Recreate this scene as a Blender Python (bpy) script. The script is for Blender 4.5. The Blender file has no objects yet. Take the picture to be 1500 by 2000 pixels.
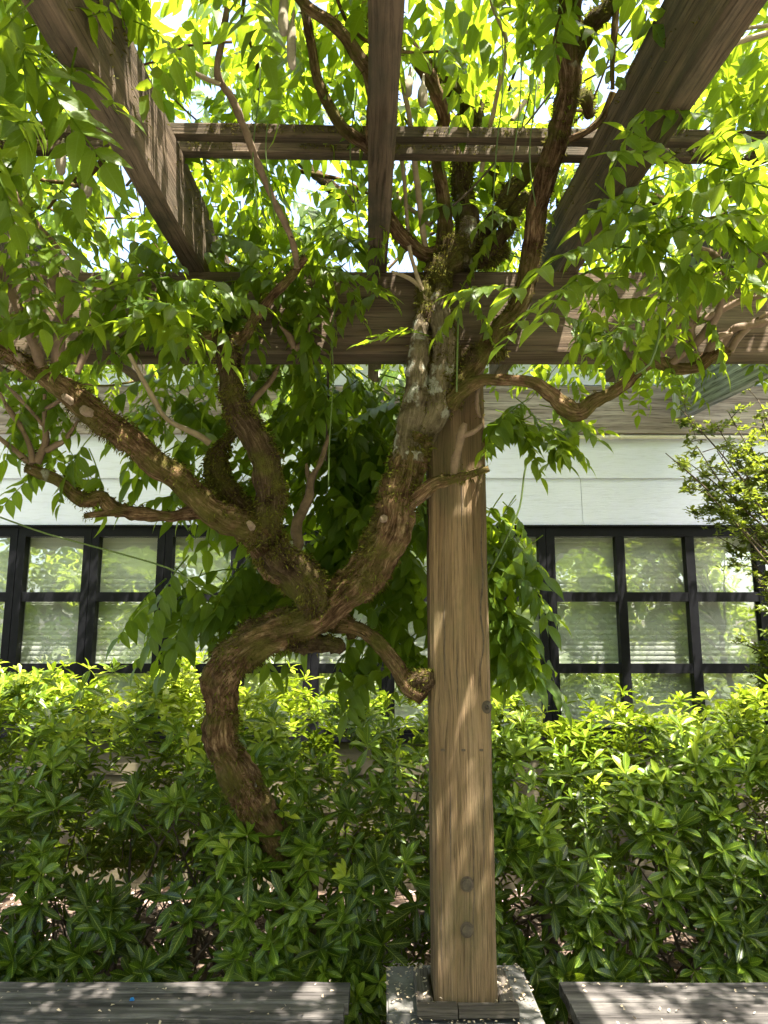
import bpy, math, random
import numpy as np
from mathutils import Vector, Matrix, noise
random.seed(7); rng = np.random.default_rng(7)
R = math.radians
S = bpy.context.scene
COL = S.collection

# ---------------------------------------------------------------- camera, sky, sun, exposure
CAM_Z, PITCH, FPX = 1.5, R(10.0), 1504.0
cd = bpy.data.cameras.new('camera'); cam = bpy.data.objects.new('camera', cd); COL.objects.link(cam)
cam.location = (0, 0, CAM_Z); cam.rotation_euler = (R(90) + PITCH, 0, 0)
cd.sensor_fit = 'VERTICAL'; cd.sensor_height = 36; cd.sensor_width = 36; cd.lens = 36 * FPX / 2000
cd.clip_start = 0.05; cd.clip_end = 500
S.camera = cam

SUN = Vector((0.31, -0.30, 1.0)).normalized()
W = bpy.data.worlds.new('World'); S.world = W; W.use_nodes = True
wn = W.node_tree.nodes; wl = W.node_tree.links
sky = wn.new('ShaderNodeTexSky'); sky.sky_type = 'NISHITA'; sky.sun_disc = False
sky.sun_elevation = math.asin(SUN.z); sky.sun_rotation = math.atan2(SUN.x, SUN.y)
sky.air_density = 1.0; sky.dust_density = 4.5; sky.ozone_density = 1.0
bg = wn['Background']; bg.inputs[1].default_value = 0.13
wl.new(sky.outputs[0], bg.inputs[0])
sd = bpy.data.lights.new('sun', 'SUN'); sd.energy = 5.0; sd.angle = R(0.53); sd.color = (1.0, 0.94, 0.84)
sun = bpy.data.objects.new('sun', sd); COL.objects.link(sun); sun.location = (4, -2, 9)
sun.rotation_euler = SUN.to_track_quat('Z', 'Y').to_euler()

S.view_settings.view_transform = 'Standard'; S.view_settings.look = 'None'
S.view_settings.exposure = 2.7; S.view_settings.gamma = 1.0
S.render.engine = 'CYCLES'
cy = S.cycles
cy.max_bounces = 10; cy.diffuse_bounces = 5; cy.glossy_bounces = 3; cy.transmission_bounces = 6; cy.transparent_max_bounces = 12
cy.use_denoising = True; cy.sample_clamp_indirect = 6.0; cy.caustics_reflective = False; cy.caustics_refractive = False

# ---------------------------------------------------------------- helpers
CP, SP = math.cos(PITCH), math.sin(PITCH)
def P(px, py, D):
    """the point at world y = D on the ray through a photo pixel"""
    dx = (px - 750) / FPX; u = (1000 - py) / FPX
    vy = CP - u * SP; vz = SP + u * CP; t = D / vy
    return Vector((dx * t, D, CAM_Z + vz * t))
def pxm(D, py=900):
    """metres per photo pixel at world y = D"""
    u = (1000 - py) / FPX
    return D / (CP - u * SP) / FPX

def tag(o, label=None, cat=None, group=None, kind=None):
    if label: o['label'] = label
    if cat: o['category'] = cat
    if group: o['group'] = group
    if kind: o['kind'] = kind
    return o
def empty(name, loc, label=None, cat=None, group=None):
    o = bpy.data.objects.new(name, None); COL.objects.link(o); o.location = loc; o.empty_display_size = 0.1
    return tag(o, label, cat, group)
def adopt(o, parent):
    if parent is not None:
        o.parent = parent; o.matrix_parent_inverse = world_of(parent).inverted()
_W = {}
def world_of(o): return _W[o.name] if o.name in _W else Matrix.Translation(o.location)
def link(name, me, mat, parent=None, matrix=None):
    o = bpy.data.objects.new(name, me); COL.objects.link(o)
    if mat is not None and not me.materials: me.materials.append(mat)
    M = matrix if matrix is not None else Matrix.Identity(4)
    adopt(o, parent)
    o.matrix_basis = M; _W[o.name] = M.copy()
    return o
def pymesh(name, V, F, smooth=False):
    me = bpy.data.meshes.new(name); me.from_pydata([tuple(v) for v in V], [], F); me.update()
    if smooth: me.polygons.foreach_set('use_smooth', [True] * len(me.polygons))
    return me
def trimesh(name, V, T, attrs=None, smooth=False):
    """large meshes from numpy arrays of vertices and triangles"""
    V = np.ascontiguousarray(V, dtype=np.float32); T = np.ascontiguousarray(T, dtype=np.int32)
    me = bpy.data.meshes.new(name); me.vertices.add(len(V)); me.vertices.foreach_set('co', V.ravel())
    n = len(T); me.loops.add(n * 3); me.loops.foreach_set('vertex_index', T.ravel())
    me.polygons.add(n); me.polygons.foreach_set('loop_start', np.arange(0, n * 3, 3, dtype=np.int32))
    try: me.polygons.foreach_set('loop_total', np.full(n, 3, dtype=np.int32))
    except Exception: pass
    if smooth: me.polygons.foreach_set('use_smooth', np.ones(n, dtype=bool))
    me.update(calc_edges=True)
    for k, a in (attrs or {}).items():
        at = me.attributes.new(k, 'FLOAT_VECTOR', 'POINT'); at.data.foreach_set('vector', np.ascontiguousarray(a, dtype=np.float32).ravel())
    return me
def nz(p, s=1.0, o=0.0): return noise.noise(Vector((p[0] * s + o, p[1] * s + o * 1.7, p[2] * s - o)))

# ---------------------------------------------------------------- materials
def new_mat(name):
    m = bpy.data.materials.new(name); m.use_nodes = True
    nt = m.node_tree; return m, nt, nt.nodes, nt.links, nt.nodes['Principled BSDF']
def N(nt, t, **kw):
    n = nt.nodes.new(t)
    for k, v in kw.items(): setattr(n, k, v)
    return n
def ramp(nt, src, stops, interp='LINEAR'):
    r = N(nt, 'ShaderNodeValToRGB'); r.color_ramp.interpolation = interp
    el = r.color_ramp.elements
    while len(el) < len(stops): el.new(0.5)
    for e, (p, c) in zip(el, stops): e.position = p; e.color = (*c, 1) if len(c) == 3 else c
    nt.links.new(src, r.inputs[0]); return r.outputs[0]
def mix(nt, a, b, f, mode='MIX'):
    m = N(nt, 'ShaderNodeMix', data_type='RGBA', blend_type=mode)
    for s, v in ((m.inputs[6], a), (m.inputs[7], b), (m.inputs[0], f)):
        if isinstance(v, (int, float)): s.default_value = v
        elif isinstance(v, tuple): s.default_value = (*v, 1)
        else: nt.links.new(v, s)
    return m.outputs[2]
def mathn(nt, op, a, b=None, c=None):
    m = N(nt, 'ShaderNodeMath', operation=op)
    for i, v in enumerate((a, b, c)):
        if v is None: continue
        if isinstance(v, (int, float)): m.inputs[i].default_value = v
        else: nt.links.new(v, m.inputs[i])
    return m.outputs[0]
def noise_n(nt, vec, scale, detail=4, rough=.6, dist=0):
    n = N(nt, 'ShaderNodeTexNoise'); n.inputs['Scale'].default_value = scale; n.inputs['Detail'].default_value = detail
    n.inputs['Roughness'].default_value = rough; n.inputs['Distortion'].default_value = dist
    nt.links.new(vec, n.inputs['Vector']); return n.outputs[0]
def mapping(nt, vec, sc=(1, 1, 1), loc=(0, 0, 0)):
    m = N(nt, 'ShaderNodeMapping'); m.inputs['Scale'].default_value = sc; m.inputs['Location'].default_value = loc
    nt.links.new(vec, m.inputs['Vector']); return m.outputs[0]
def bump(nt, bsdf, h, strength=.5, dist=.01):
    b = N(nt, 'ShaderNodeBump'); b.inputs['Strength'].default_value = strength; b.inputs['Distance'].default_value = dist
    nt.links.new(h, b.inputs['Height']); nt.links.new(b.outputs[0], bsdf.inputs['Normal']); return b

def wood(name, dark, mid, light, grain=55, rings=9, ring_amt=.5, rough=.8, bstr=.5, stain=None, stain_amt=.5, knots=(), warp=.05):
    """sawn timber: long axis is local X"""
    m, nt, nd, lk, b = new_mat(name)
    tc = N(nt, 'ShaderNodeTexCoord'); oi = N(nt, 'ShaderNodeObjectInfo')
    off = N(nt, 'ShaderNodeVectorMath', operation='SCALE'); off.inputs[0].default_value = (7.3, 3.1, 5.7); lk.new(oi.outputs['Random'], off.inputs['Scale'])
    vec = tc.outputs['Object']
    # the grain bends round each knot
    for (kx, ky, kr) in knots:
        sep = N(nt, 'ShaderNodeSeparateXYZ'); lk.new(vec, sep.inputs[0])
        ax = mathn(nt, 'SUBTRACT', sep.outputs[0], kx); ay = mathn(nt, 'SUBTRACT', sep.outputs[1], ky)
        d2 = mathn(nt, 'ADD', mathn(nt, 'MULTIPLY', mathn(nt, 'MULTIPLY', ax, ax), .16), mathn(nt, 'MULTIPLY', ay, ay))
        fall = mathn(nt, 'EXPONENT', mathn(nt, 'MULTIPLY', d2, -1.0 / (kr * kr)))
        pull = mathn(nt, 'MULTIPLY', mathn(nt, 'MULTIPLY', ay, fall), -.78)
        cmb = N(nt, 'ShaderNodeCombineXYZ'); lk.new(sep.outputs[0], cmb.inputs[0]); lk.new(mathn(nt, 'ADD', sep.outputs[1], pull), cmb.inputs[1]); lk.new(sep.outputs[2], cmb.inputs[2])
        vec = cmb.outputs[0]
    add = N(nt, 'ShaderNodeVectorMath', operation='ADD'); lk.new(vec, add.inputs[0]); lk.new(off.outputs[0], add.inputs[1])
    wn_ = N(nt, 'ShaderNodeTexNoise'); wn_.inputs['Scale'].default_value = 1.0; wn_.inputs['Detail'].default_value = 2; lk.new(mapping(nt, add.outputs[0], (1.1, 4, 4)), wn_.inputs['Vector'])
    wsc = N(nt, 'ShaderNodeVectorMath', operation='MULTIPLY'); wsc.inputs[1].default_value = (.2, warp, warp); lk.new(wn_.outputs['Color'], wsc.inputs[0])
    wad = N(nt, 'ShaderNodeVectorMath', operation='ADD'); lk.new(add.outputs[0], wad.inputs[0]); lk.new(wsc.outputs[0], wad.inputs[1])
    v = wad.outputs[0]
    fine = noise_n(nt, mapping(nt, v, (1.6, grain, grain)), 3.0, 6, .65)
    broad = noise_n(nt, mapping(nt, v, (.7, 7, 7)), 1.6, 4, .55)
    wv = N(nt, 'ShaderNodeTexWave', wave_type='RINGS', rings_direction='X'); wv.inputs['Scale'].default_value = rings
    wv.inputs['Distortion'].default_value = 5; wv.inputs['Detail'].default_value = 2.5; wv.inputs['Detail Scale'].default_value = .9; wv.inputs['Detail Roughness'].default_value = .5
    lk.new(mapping(nt, v, (.16, 1, 1), (0, .13, .31)), wv.inputs['Vector'])
    c = ramp(nt, broad, [(.3, dark), (.5, mid), (.72, light)])
    c2 = ramp(nt, wv.outputs[0], [(.15, tuple(x * .55 for x in dark)), (.6, mid), (1, light)])
    c = mix(nt, c, c2, ring_amt)
    fr = ramp(nt, fine, [(.34, (.22, .20, .18)), (.47, (.85, .85, .85)), (.7, (1.3, 1.27, 1.22))])
    c = mix(nt, c, fr, .85, 'MULTIPLY')
    if stain:
        g = noise_n(nt, mapping(nt, tc.outputs['Object'], (1, 2.2, 2.2)), 3.5, 6, .7)
        c = mix(nt, c, stain, mathn(nt, 'MULTIPLY', ramp(nt, g, [(.45, (0, 0, 0)), (.68, (1, 1, 1))]), stain_amt))
    lk.new(c, b.inputs['Base Color']); b.inputs['Roughness'].default_value = rough; b.inputs['Specular IOR Level'].default_value = .1
    h = mathn(nt, 'ADD', fine, mathn(nt, 'MULTIPLY', wv.outputs[0], .6 * ring_amt))
    bump(nt, b, h, bstr, .006)
    return m

def leaf_mat(name, cols, trans, tfac=.45, rough=.42, spec=.5):
    """attribute lf = (across -1..1, along 0..1, tint 0..1)"""
    m, nt, nd, lk, b = new_mat(name)
    at = N(nt, 'ShaderNodeAttribute', attribute_name='lf'); sep = N(nt, 'ShaderNodeSeparateXYZ'); lk.new(at.outputs['Vector'], sep.inputs[0])
    oi = N(nt, 'ShaderNodeObjectInfo')
    t = mathn(nt, 'FRACT', mathn(nt, 'ADD', sep.outputs[2], oi.outputs['Random']))
    t = mathn(nt, 'PINGPONG', mathn(nt, 'ADD', sep.outputs[2], mathn(nt, 'MULTIPLY', oi.outputs['Random'], .25)), 1.0)
    c = ramp(nt, t, [(i / (len(cols) - 1), k) for i, k in enumerate(cols)])
    au = mathn(nt, 'ABSOLUTE', sep.outputs[0])
    rib = ramp(nt, au, [(.0, (1, 1, 1)), (.1, (0, 0, 0))])
    vn = mathn(nt, 'SINE', mathn(nt, 'MULTIPLY', mathn(nt, 'SUBTRACT', sep.outputs[1], mathn(nt, 'MULTIPLY', au, .16)), 62.0))
    vein = mathn(nt, 'MULTIPLY', ramp(nt, vn, [(.86, (0, 0, 0)), (1, (1, 1, 1))]), .22)
    veins = mathn(nt, 'MAXIMUM', mathn(nt, 'MULTIPLY', rib, .5), vein)
    pale = tuple(min(1, x * 1.9 + .03) for x in cols[-1])
    c = mix(nt, c, pale, veins)
    tc = N(nt, 'ShaderNodeTexCoord')
    blot = noise_n(nt, tc.outputs['Object'], 22, 3, .6)
    c = mix(nt, c, ramp(nt, blot, [(.3, (.75, .78, .7)), (.7, (1.15, 1.12, 1.1))]), .8, 'MULTIPLY')
    lk.new(c, b.inputs['Base Color']); b.inputs['Roughness'].default_value = rough; b.inputs['Specular IOR Level'].default_value = spec
    tr = N(nt, 'ShaderNodeBsdfTranslucent')
    tcol = mix(nt, c, trans, .8); lk.new(tcol, tr.inputs[0])
    ms = N(nt, 'ShaderNodeMixShader'); ms.inputs[0].default_value = tfac
    lk.new(b.outputs[0], ms.inputs[1]); lk.new(tr.outputs[0], ms.inputs[2])
    lk.new(ms.outputs[0], nt.nodes['Material Output'].inputs[0])
    bump(nt, b, mathn(nt, 'MULTIPLY', veins, -1.0), .35, .002)
    return m

def bark_mat(name, dark, mid, light, lichen=.35, moss=.5):
    """attribute tb = (round x r, round y r, along)"""
    m, nt, nd, lk, b = new_mat(name)
    at = N(nt, 'ShaderNodeAttribute', attribute_name='tb'); v = at.outputs['Vector']
    tc = N(nt, 'ShaderNodeTexCoord'); ob = tc.outputs['Object']
    fib = noise_n(nt, mapping(nt, v, (70, 70, 9)), 1.6, 6, .7, .6)
    mid_n = noise_n(nt, ob, 16, 5, .65)
    c = ramp(nt, fib, [(.28, dark), (.5, mid), (.72, light)])
    c = mix(nt, c, ramp(nt, mid_n, [(.35, (.30, .26, .22)), (.52, (.95, .92, .9)), (.7, (1.35, 1.3, 1.22))]), .9, 'MULTIPLY')
    mm = noise_n(nt, ob, 7, 6, .7); mosscol = mix(nt, (.05, .04, .012), (.11, .115, .02), noise_n(nt, ob, 40, 3))
    c = mix(nt, c, mosscol, mathn(nt, 'MULTIPLY', ramp(nt, mm, [(.45, (0, 0, 0)), (.6, (1, 1, 1))]), moss))
    vo = N(nt, 'ShaderNodeTexVoronoi', feature='SMOOTH_F1'); vo.inputs['Scale'].default_value = 17; vo.inputs['Smoothness'].default_value = .35
    dv = N(nt, 'ShaderNodeVectorMath', operation='ADD'); wob = N(nt, 'ShaderNodeTexNoise'); wob.inputs['Scale'].default_value = 45; lk.new(ob, wob.inputs['Vector'])
    sc = N(nt, 'ShaderNodeVectorMath', operation='SCALE'); sc.inputs['Scale'].default_value = .055; lk.new(wob.outputs['Color'], sc.inputs[0])
    lk.new(ob, dv.inputs[0]); lk.new(sc.outputs[0], dv.inputs[1]); lk.new(dv.outputs[0], vo.inputs['Vector'])
    sel = noise_n(nt, ob, 6, 2, .5)
    pat = mathn(nt, 'MULTIPLY', ramp(nt, vo.outputs['Distance'], [(.26, (1, 1, 1)), (.40, (0, 0, 0))]), ramp(nt, sel, [(.62 - .3 * lichen, (0, 0, 0)), (.68 - .3 * lichen, (1, 1, 1))]))
    c = mix(nt, c, mix(nt, (.24, .25, .18), (.46, .46, .40), noise_n(nt, ob, 60, 3)), mathn(nt, 'MULTIPLY', mathn(nt, 'MULTIPLY', pat, ramp(nt, noise_n(nt, ob, 55, 4, .7), [(.36, (.2, .2, .2)), (.5, (1, 1, 1))])), .85))
    lk.new(c, b.inputs['Base Color']); b.inputs['Roughness'].default_value = .9; b.inputs['Specular IOR Level'].default_value = .05
    h = mathn(nt, 'ADD', fib, mathn(nt, 'ADD', mathn(nt, 'MULTIPLY', mid_n, 1.2), mathn(nt, 'MULTIPLY', pat, .12)))
    bump(nt, b, h, 1.0, .02)
    return m

def plain(name, c1, c2, scale=8, rough=.6, bstr=.2, spec=.4, bd=.004):
    m, nt, nd, lk, b = new_mat(name)
    tc = N(nt, 'ShaderNodeTexCoord'); n = noise_n(nt, tc.outputs['Object'], scale, 6, .65)
    lk.new(ramp(nt, n, [(.3, c1), (.7, c2)]), b.inputs['Base Color']); b.inputs['Roughness'].default_value = rough; b.inputs['Specular IOR Level'].default_value = spec
    bump(nt, b, n, bstr, bd); return m

M = {}
M['post'] = wood('post_wood', (.075, .047, .024), (.165, .108, .058), (.27, .19, .115), 60, 5, .30, .88, .9, (.085, .075, .035), .65, knots=[(-.17, .062, .03), (.76, .07, .035)], warp=.025)
M['beam'] = wood('beam_wood', (.055, .038, .025), (.105, .075, .05), (.165, .125, .085), 60, 8, .18, .88, .7, (.1, .1, .06), .5)
M['rafter'] = wood('rafter_wood', (.06, .042, .026), (.115, .083, .055), (.18, .135, .095), 50, 6, .25, .88, .7, (.035, .034, .022), .85)
M['ledger'] = wood('ledger_wood', (.17, .13, .12), (.30, .25, .235), (.42, .38, .36), 40, 5, .28, .85, .4, warp=.06)
M['joist'] = wood('joist_wood', (.17, .18, .19), (.26, .275, .29), (.34, .36, .37), 45, 9, .5, .85, .45)
M['bench'] = wood('bench_wood', (.035, .031, .029), (.11, .10, .094), (.23, .215, .20), 70, 9, .25, .85, .9, (.03, .028, .026), .7)
M['plug'] = plain('plug_wood', (.035, .027, .017), (.085, .065, .042), 60, .9, .3)
M['endgrain'] = plain('endgrain_wood', (.12, .085, .055), (.25, .185, .125), 90, .9, .5)
M['concrete'] = plain('pedestal_concrete', (.08, .077, .07), (.15, .145, .132), 26, .92, .6, .2)
M['plinth'] = wood('plinth_wood', (.05, .042, .035), (.10, .085, .07), (.16, .14, .12), 60, 8, .3, .9, .8)
M['frame'] = plain('black_frame', (.004, .004, .005), (.008, .008, .010), 20, .5, .05, .12)
M['metal'] = plain('galvanised_metal', (.40, .42, .42), (.55, .57, .57), 30, .45, .1)
M['conduit'] = plain('conduit_paint', (.62, .58, .50), (.70, .66, .58), 12, .5, .05)
M['soil'] = plain('soil', (.05, .035, .025), (.16, .115, .085), 14, .95, .9, .1, .03)
M['ground'] = plain('garden_ground', (.05, .07, .025), (.10, .11, .05), 1.5, .95, .5, .1, .03)
M['paving'] = plain('paving', (.24, .225, .20), (.36, .34, .31), 9, .9, .4, .2)
M['litter'] = plain('dry_leaf', (.22, .15, .10), (.62, .50, .40), 9, .8, .2, .2)
M['petal'] = plain('dry_petal', (.30, .23, .15), (.55, .45, .33), 30, .85, .2, .2)
M['blue'] = plain('blue_plastic', (.02, .16, .45), (.03, .2, .5), 40, .4, .05)
M['room'] = plain('room_plaster', (.25, .25, .24), (.3, .3, .29), 3, .9, .05)
M['stem'] = plain('shrub_stem', (.045, .032, .022), (.11, .085, .06), 40, .9, .5, .2)
M['cane'] = plain('young_cane', (.20, .15, .085), (.32, .25, .16), 25, .7, .3, .3)
M['redtwig'] = plain('red_brown_twig', (.085, .055, .034), (.19, .128, .08), 30, .75, .5, .3)
M['tendril'] = plain('green_tendril', (.05, .085, .015), (.09, .13, .03), 20, .5, .1, .4)
M['pod'] = plain('velvet_pod', (.17, .14, .10), (.26, .23, .17), 45, .95, .3, .1)
M['blind'] = plain('blind_slat', (.74, .76, .70), (.8, .82, .76), 6, .55, .03)
M['roof'] = plain('roof_edge', (.5, .5, .49), (.6, .6, .59), 5, .6, .1)

def siding_mat(name, c1, c2):
    m, nt, nd, lk, b = new_mat(name)
    tc = N(nt, 'ShaderNodeTexCoord'); ob = tc.outputs['Object']
    g = noise_n(nt, mapping(nt, ob, (2.2, 1, 26)), 3.5, 7, .7, .7); d = noise_n(nt, mapping(nt, ob, (1, 1, 2)), 1.7, 5, .6)
    c = mix(nt, c1, c2, d); c = mix(nt, c, ramp(nt, g, [(.32, (.80, .80, .80)), (.5, (1, 1, 1))]), .7, 'MULTIPLY')
    lk.new(c, b.inputs['Base Color']); b.inputs['Roughness'].default_value = .55; bump(nt, b, g, .5, .005); return m
M['siding'] = siding_mat('white_siding', (.62, .64, .79), (.70, .72, .86))
M['base_siding'] = siding_mat('tan_base_siding', (.075, .062, .036), (.11, .095, .055))

def glass_mat():
    m, nt, nd, lk, b = new_mat('window_glass'); nd.remove(b)
    tr = N(nt, 'ShaderNodeBsdfTransparent'); tr.inputs[0].default_value = (.93, .95, .93, 1)
    gl = N(nt, 'ShaderNodeBsdfGlossy'); gl.inputs['Roughness'].default_value = .012; gl.inputs[0].default_value = (.95, 1, .96, 1)
    lw = N(nt, 'ShaderNodeLayerWeight'); lw.inputs[0].default_value = .5
    f = mathn(nt, 'MINIMUM', mathn(nt, 'ADD', mathn(nt, 'MULTIPLY', mathn(nt, 'POWER', lw.outputs['Facing'], 4.0), .8), .36), 1.0)
    tc = N(nt, 'ShaderNodeTexCoord'); n = noise_n(nt, tc.outputs['Object'], 5.0, 2, .4)
    bp = N(nt, 'ShaderNodeBump'); bp.inputs['Strength'].default_value = .12; bp.inputs['Distance'].default_value = .02; lk.new(n, bp.inputs['Height']); lk.new(bp.outputs[0], gl.inputs['Normal'])
    ms = N(nt, 'ShaderNodeMixShader'); lk.new(f, ms.inputs[0]); lk.new(tr.outputs[0], ms.inputs[1]); lk.new(gl.outputs[0], ms.inputs[2])
    lk.new(ms.outputs[0], nd['Material Output'].inputs[0]); return m
M['glass'] = glass_mat()

M['wist'] = leaf_mat('wisteria_leaf', [(.030, .062, .008), (.048, .09, .010), (.085, .135, .016)], (.42, .56, .02), .5, .38, .22)
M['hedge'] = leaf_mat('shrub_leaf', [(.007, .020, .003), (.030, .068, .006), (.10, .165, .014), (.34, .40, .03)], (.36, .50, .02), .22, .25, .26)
M['azalea'] = leaf_mat('azalea_leaf', [(.025, .05, .01), (.06, .09, .015), (.13, .16, .025)], (.38, .46, .03), .35, .4)
M['gtree'] = leaf_mat('garden_leaf', [(.07, .12, .02), (.13, .19, .03), (.2, .26, .045)], (.45, .56, .05), .45, .45)
M['moss'] = leaf_mat('moss_blade', [(.022, .014, .006), (.05, .034, .010), (.085, .07, .014), (.13, .145, .02)], (.16, .15, .02), .22, .9, .1)
M['bark'] = bark_mat('wisteria_bark', (.016, .0095, .005), (.14, .085, .045), (.38, .275, .165), .0, .8)
M['bark_lichen'] = bark_mat('lichened_bark', (.07, .055, .035), (.17, .14, .09), (.28, .24, .17), .75, .35)
M['bark_mossy'] = bark_mat('mossy_bark', (.02, .013, .007), (.065, .045, .024), (.15, .11, .07), -.3, .95)

# ---------------------------------------------------------------- timber pieces
def timber(name, p0, p1, w, h, mat, parent, cham=.004, segs=26, warp=.0022, up=(0, 0, 1), seed=0):
    """chamfered board from p0 to p1 (centre line); w across local Y, h across local Z"""
    p0, p1 = Vector(p0), Vector(p1); L = (p1 - p0).length
    x = (p1 - p0).normalized(); y = Vector(up).cross(x).normalized(); z = x.cross(y)
    Mx = Matrix((x, y, z)).transposed().to_4x4(); Mx.translation = (p0 + p1) / 2
    a, b = w / 2, h / 2; c = cham
    sec = [(-a + c, -b), (a - c, -b), (a, -b + c), (a, b - c), (a - c, b), (-a + c, b), (-a, b - c), (-a, -b + c)]
    V, F = [], []
    for i in range(segs + 1):
        t = -L / 2 + L * i / segs
        for k, (yy, zz) in enumerate(sec):
            q = (t * 3.1 + seed, k * 1.9, seed * .7)
            V.append((t, yy + warp * noise.noise(Vector(q)), zz + warp * noise.noise(Vector((q[0], q[1] + 9, q[2])))))
    n = len(sec)
    for i in range(segs):
        for k in range(n): F.append((i * n + k, i * n + (k + 1) % n, (i + 1) * n + (k + 1) % n, (i + 1) * n + k))
    F = [f[::-1] for f in F]
    F.append(tuple(range(n))[::-1][::-1][::-1]); F.append(tuple(segs * n + k for k in range(n)))
    me = pymesh(name, V, F)
    import bmesh
    bm = bmesh.new(); bm.from_mesh(me); bmesh.ops.recalc_face_normals(bm, faces=bm.faces[:]); bm.to_mesh(me); bm.free()
    return link(name, me, mat, parent, Mx)
def box(name, lo, hi, mat, parent, bev=.003):
    import bmesh
    bm = bmesh.new(); bmesh.ops.create_cube(bm, size=1)
    c = [(lo[i] + hi[i]) / 2 for i in range(3)]; s = [hi[i] - lo[i] for i in range(3)]
    for v in bm.verts: v.co = Vector([v.co[i] * s[i] for i in range(3)])
    if bev: bmesh.ops.bevel(bm, geom=bm.edges[:], offset=min(bev, min(s) * .3), segments=2, affect='EDGES')
    me = bpy.data.meshes.new(name); bm.to_mesh(me); bm.free()
    return link(name, me, mat, parent, Matrix.Translation(c))

# ---------------------------------------------------------------- ground
def sheet(name, x0, x1, y0, y1, z, mat, nx=2, ny=2, amp=0):
    V = [(x0 + (x1 - x0) * i / nx, y0 + (y1 - y0) * j / ny, z + (amp * noise.noise(Vector((i * .37, j * .41, 2))) if amp else 0)) for j in range(ny + 1) for i in range(nx + 1)]
    F = [(j * (nx + 1) + i, j * (nx + 1) + i + 1, (j + 1) * (nx + 1) + i + 1, (j + 1) * (nx + 1) + i) for j in range(ny) for i in range(nx)]
    o = link(name, pymesh(name, V, F), mat); tag(o, kind='structure'); return o
sheet('ground', -120, 120, -120, 120, 0, M['ground'])
sheet('paving', -8, 8, -3.2, 2.84, .012, M['paving'], 4, 4)
sheet('soil_bed', -8, 8, 2.85, 5.06, .03, M['soil'], 120, 40, .02)

# ---------------------------------------------------------------- building behind the hedge
WY = 5.10
bld = empty('building', (0, WY, 0), 'white clapboard building with black gridded windows and weathered timber ledger', 'building')
def zat(py, D): return P(750, py, D).z
XL, XR = -4.2, 4.2
def siding(zlo, zhi, joints, mat):
    xs = [XL] + joints + [XR]
    for a, b in zip(xs[:-1], xs[1:]):
        a2, b2 = a + .0015, b - .0015
        V = [(a2, WY - .022, zlo), (b2, WY - .022, zlo), (b2, WY - .004, zhi), (a2, WY - .004, zhi), (a2, WY + .02, zlo), (b2, WY + .02, zlo), (b2, WY + .02, zhi), (a2, WY + .02, zhi)]
        F = [(0, 1, 2, 3), (5, 4, 7, 6), (4, 5, 1, 0), (3, 2, 6, 7), (4, 0, 3, 7), (1, 5, 6, 2)]
        link('siding_board', pymesh('siding_board', V, F), mat, bld)
HEAD = zat(1027, WY)
crs = [HEAD, zat(935, WY), zat(935, WY) + .328, zat(935, WY) + .656, zat(935, WY) + .984]
jts = [[-2.9, 1.33, 3.3], [-1.6, 2.07], [-3.2, .4, 2.6], [-1.2, 1.9]]
for i in range(4): siding(crs[i], crs[i + 1] + .02, jts[i], M['siding'])
ROOF = crs[4]
box('added_eave_soffit', (XL - 1, WY - .45, ROOF), (XR + 1, WY + .03, ROOF + .02), M['roof'], bld)  # eave overhang added out of view behind the beam to shade the wall
box('added_eave_fascia', (XL - 1, WY - .475, ROOF - .01), (XR + 1, WY - .452, ROOF + .12), M['roof'], bld)
box('roof', (XL - 1, WY - .5, ROOF + .122), (XR + 1, WY + 6, ROOF + .16), M['roof'], bld)
SILL = zat(1432, WY)
for i, z in enumerate((.02, .25, .48, .71)): siding(z, min(z + .25, SILL - .05), [[-2.1, 1.1], [-.6, 2.4], [-2.5, .3, 2.9], [-1.1, 1.7]][i], M['base_siding'])
box('window_sill', (XL, WY - .055, SILL - .05), (XR, WY + .1, SILL), M['frame'], bld)
box('interior_wall', (XL, WY + .9, 0), (XR, WY + .95, ROOF), M['room'], bld, 0)
box('interior_floor', (XL, WY + .03, .0), (XR, WY + .9, .05), M['room'], bld, 0)
box('interior_ceiling', (XL, WY + .1, HEAD + .05), (XR, WY + .9, HEAD + .1), M['room'], bld, 0)
box('head_flashing', (XL, WY - .05, HEAD - .014), (XR, WY + .02, HEAD - .001), M['frame'], bld)
PZ = [(zat(1157, WY), zat(1049, WY)), (zat(1296, WY), zat(1175, WY)), (zat(1421, WY), zat(1315, WY))]
def boxvf(a, b, ya, yb, za, zb):
    V = [(a, ya, za), (b, ya, za), (b, yb, za), (a, yb, za), (a, ya, zb), (b, ya, zb), (b, yb, zb), (a, yb, zb)]
    return V, [(0, 1, 5, 4), (1, 2, 6, 5), (2, 3, 7, 6), (3, 0, 4, 7), (4, 5, 6, 7), (3, 2, 1, 0)]
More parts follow.
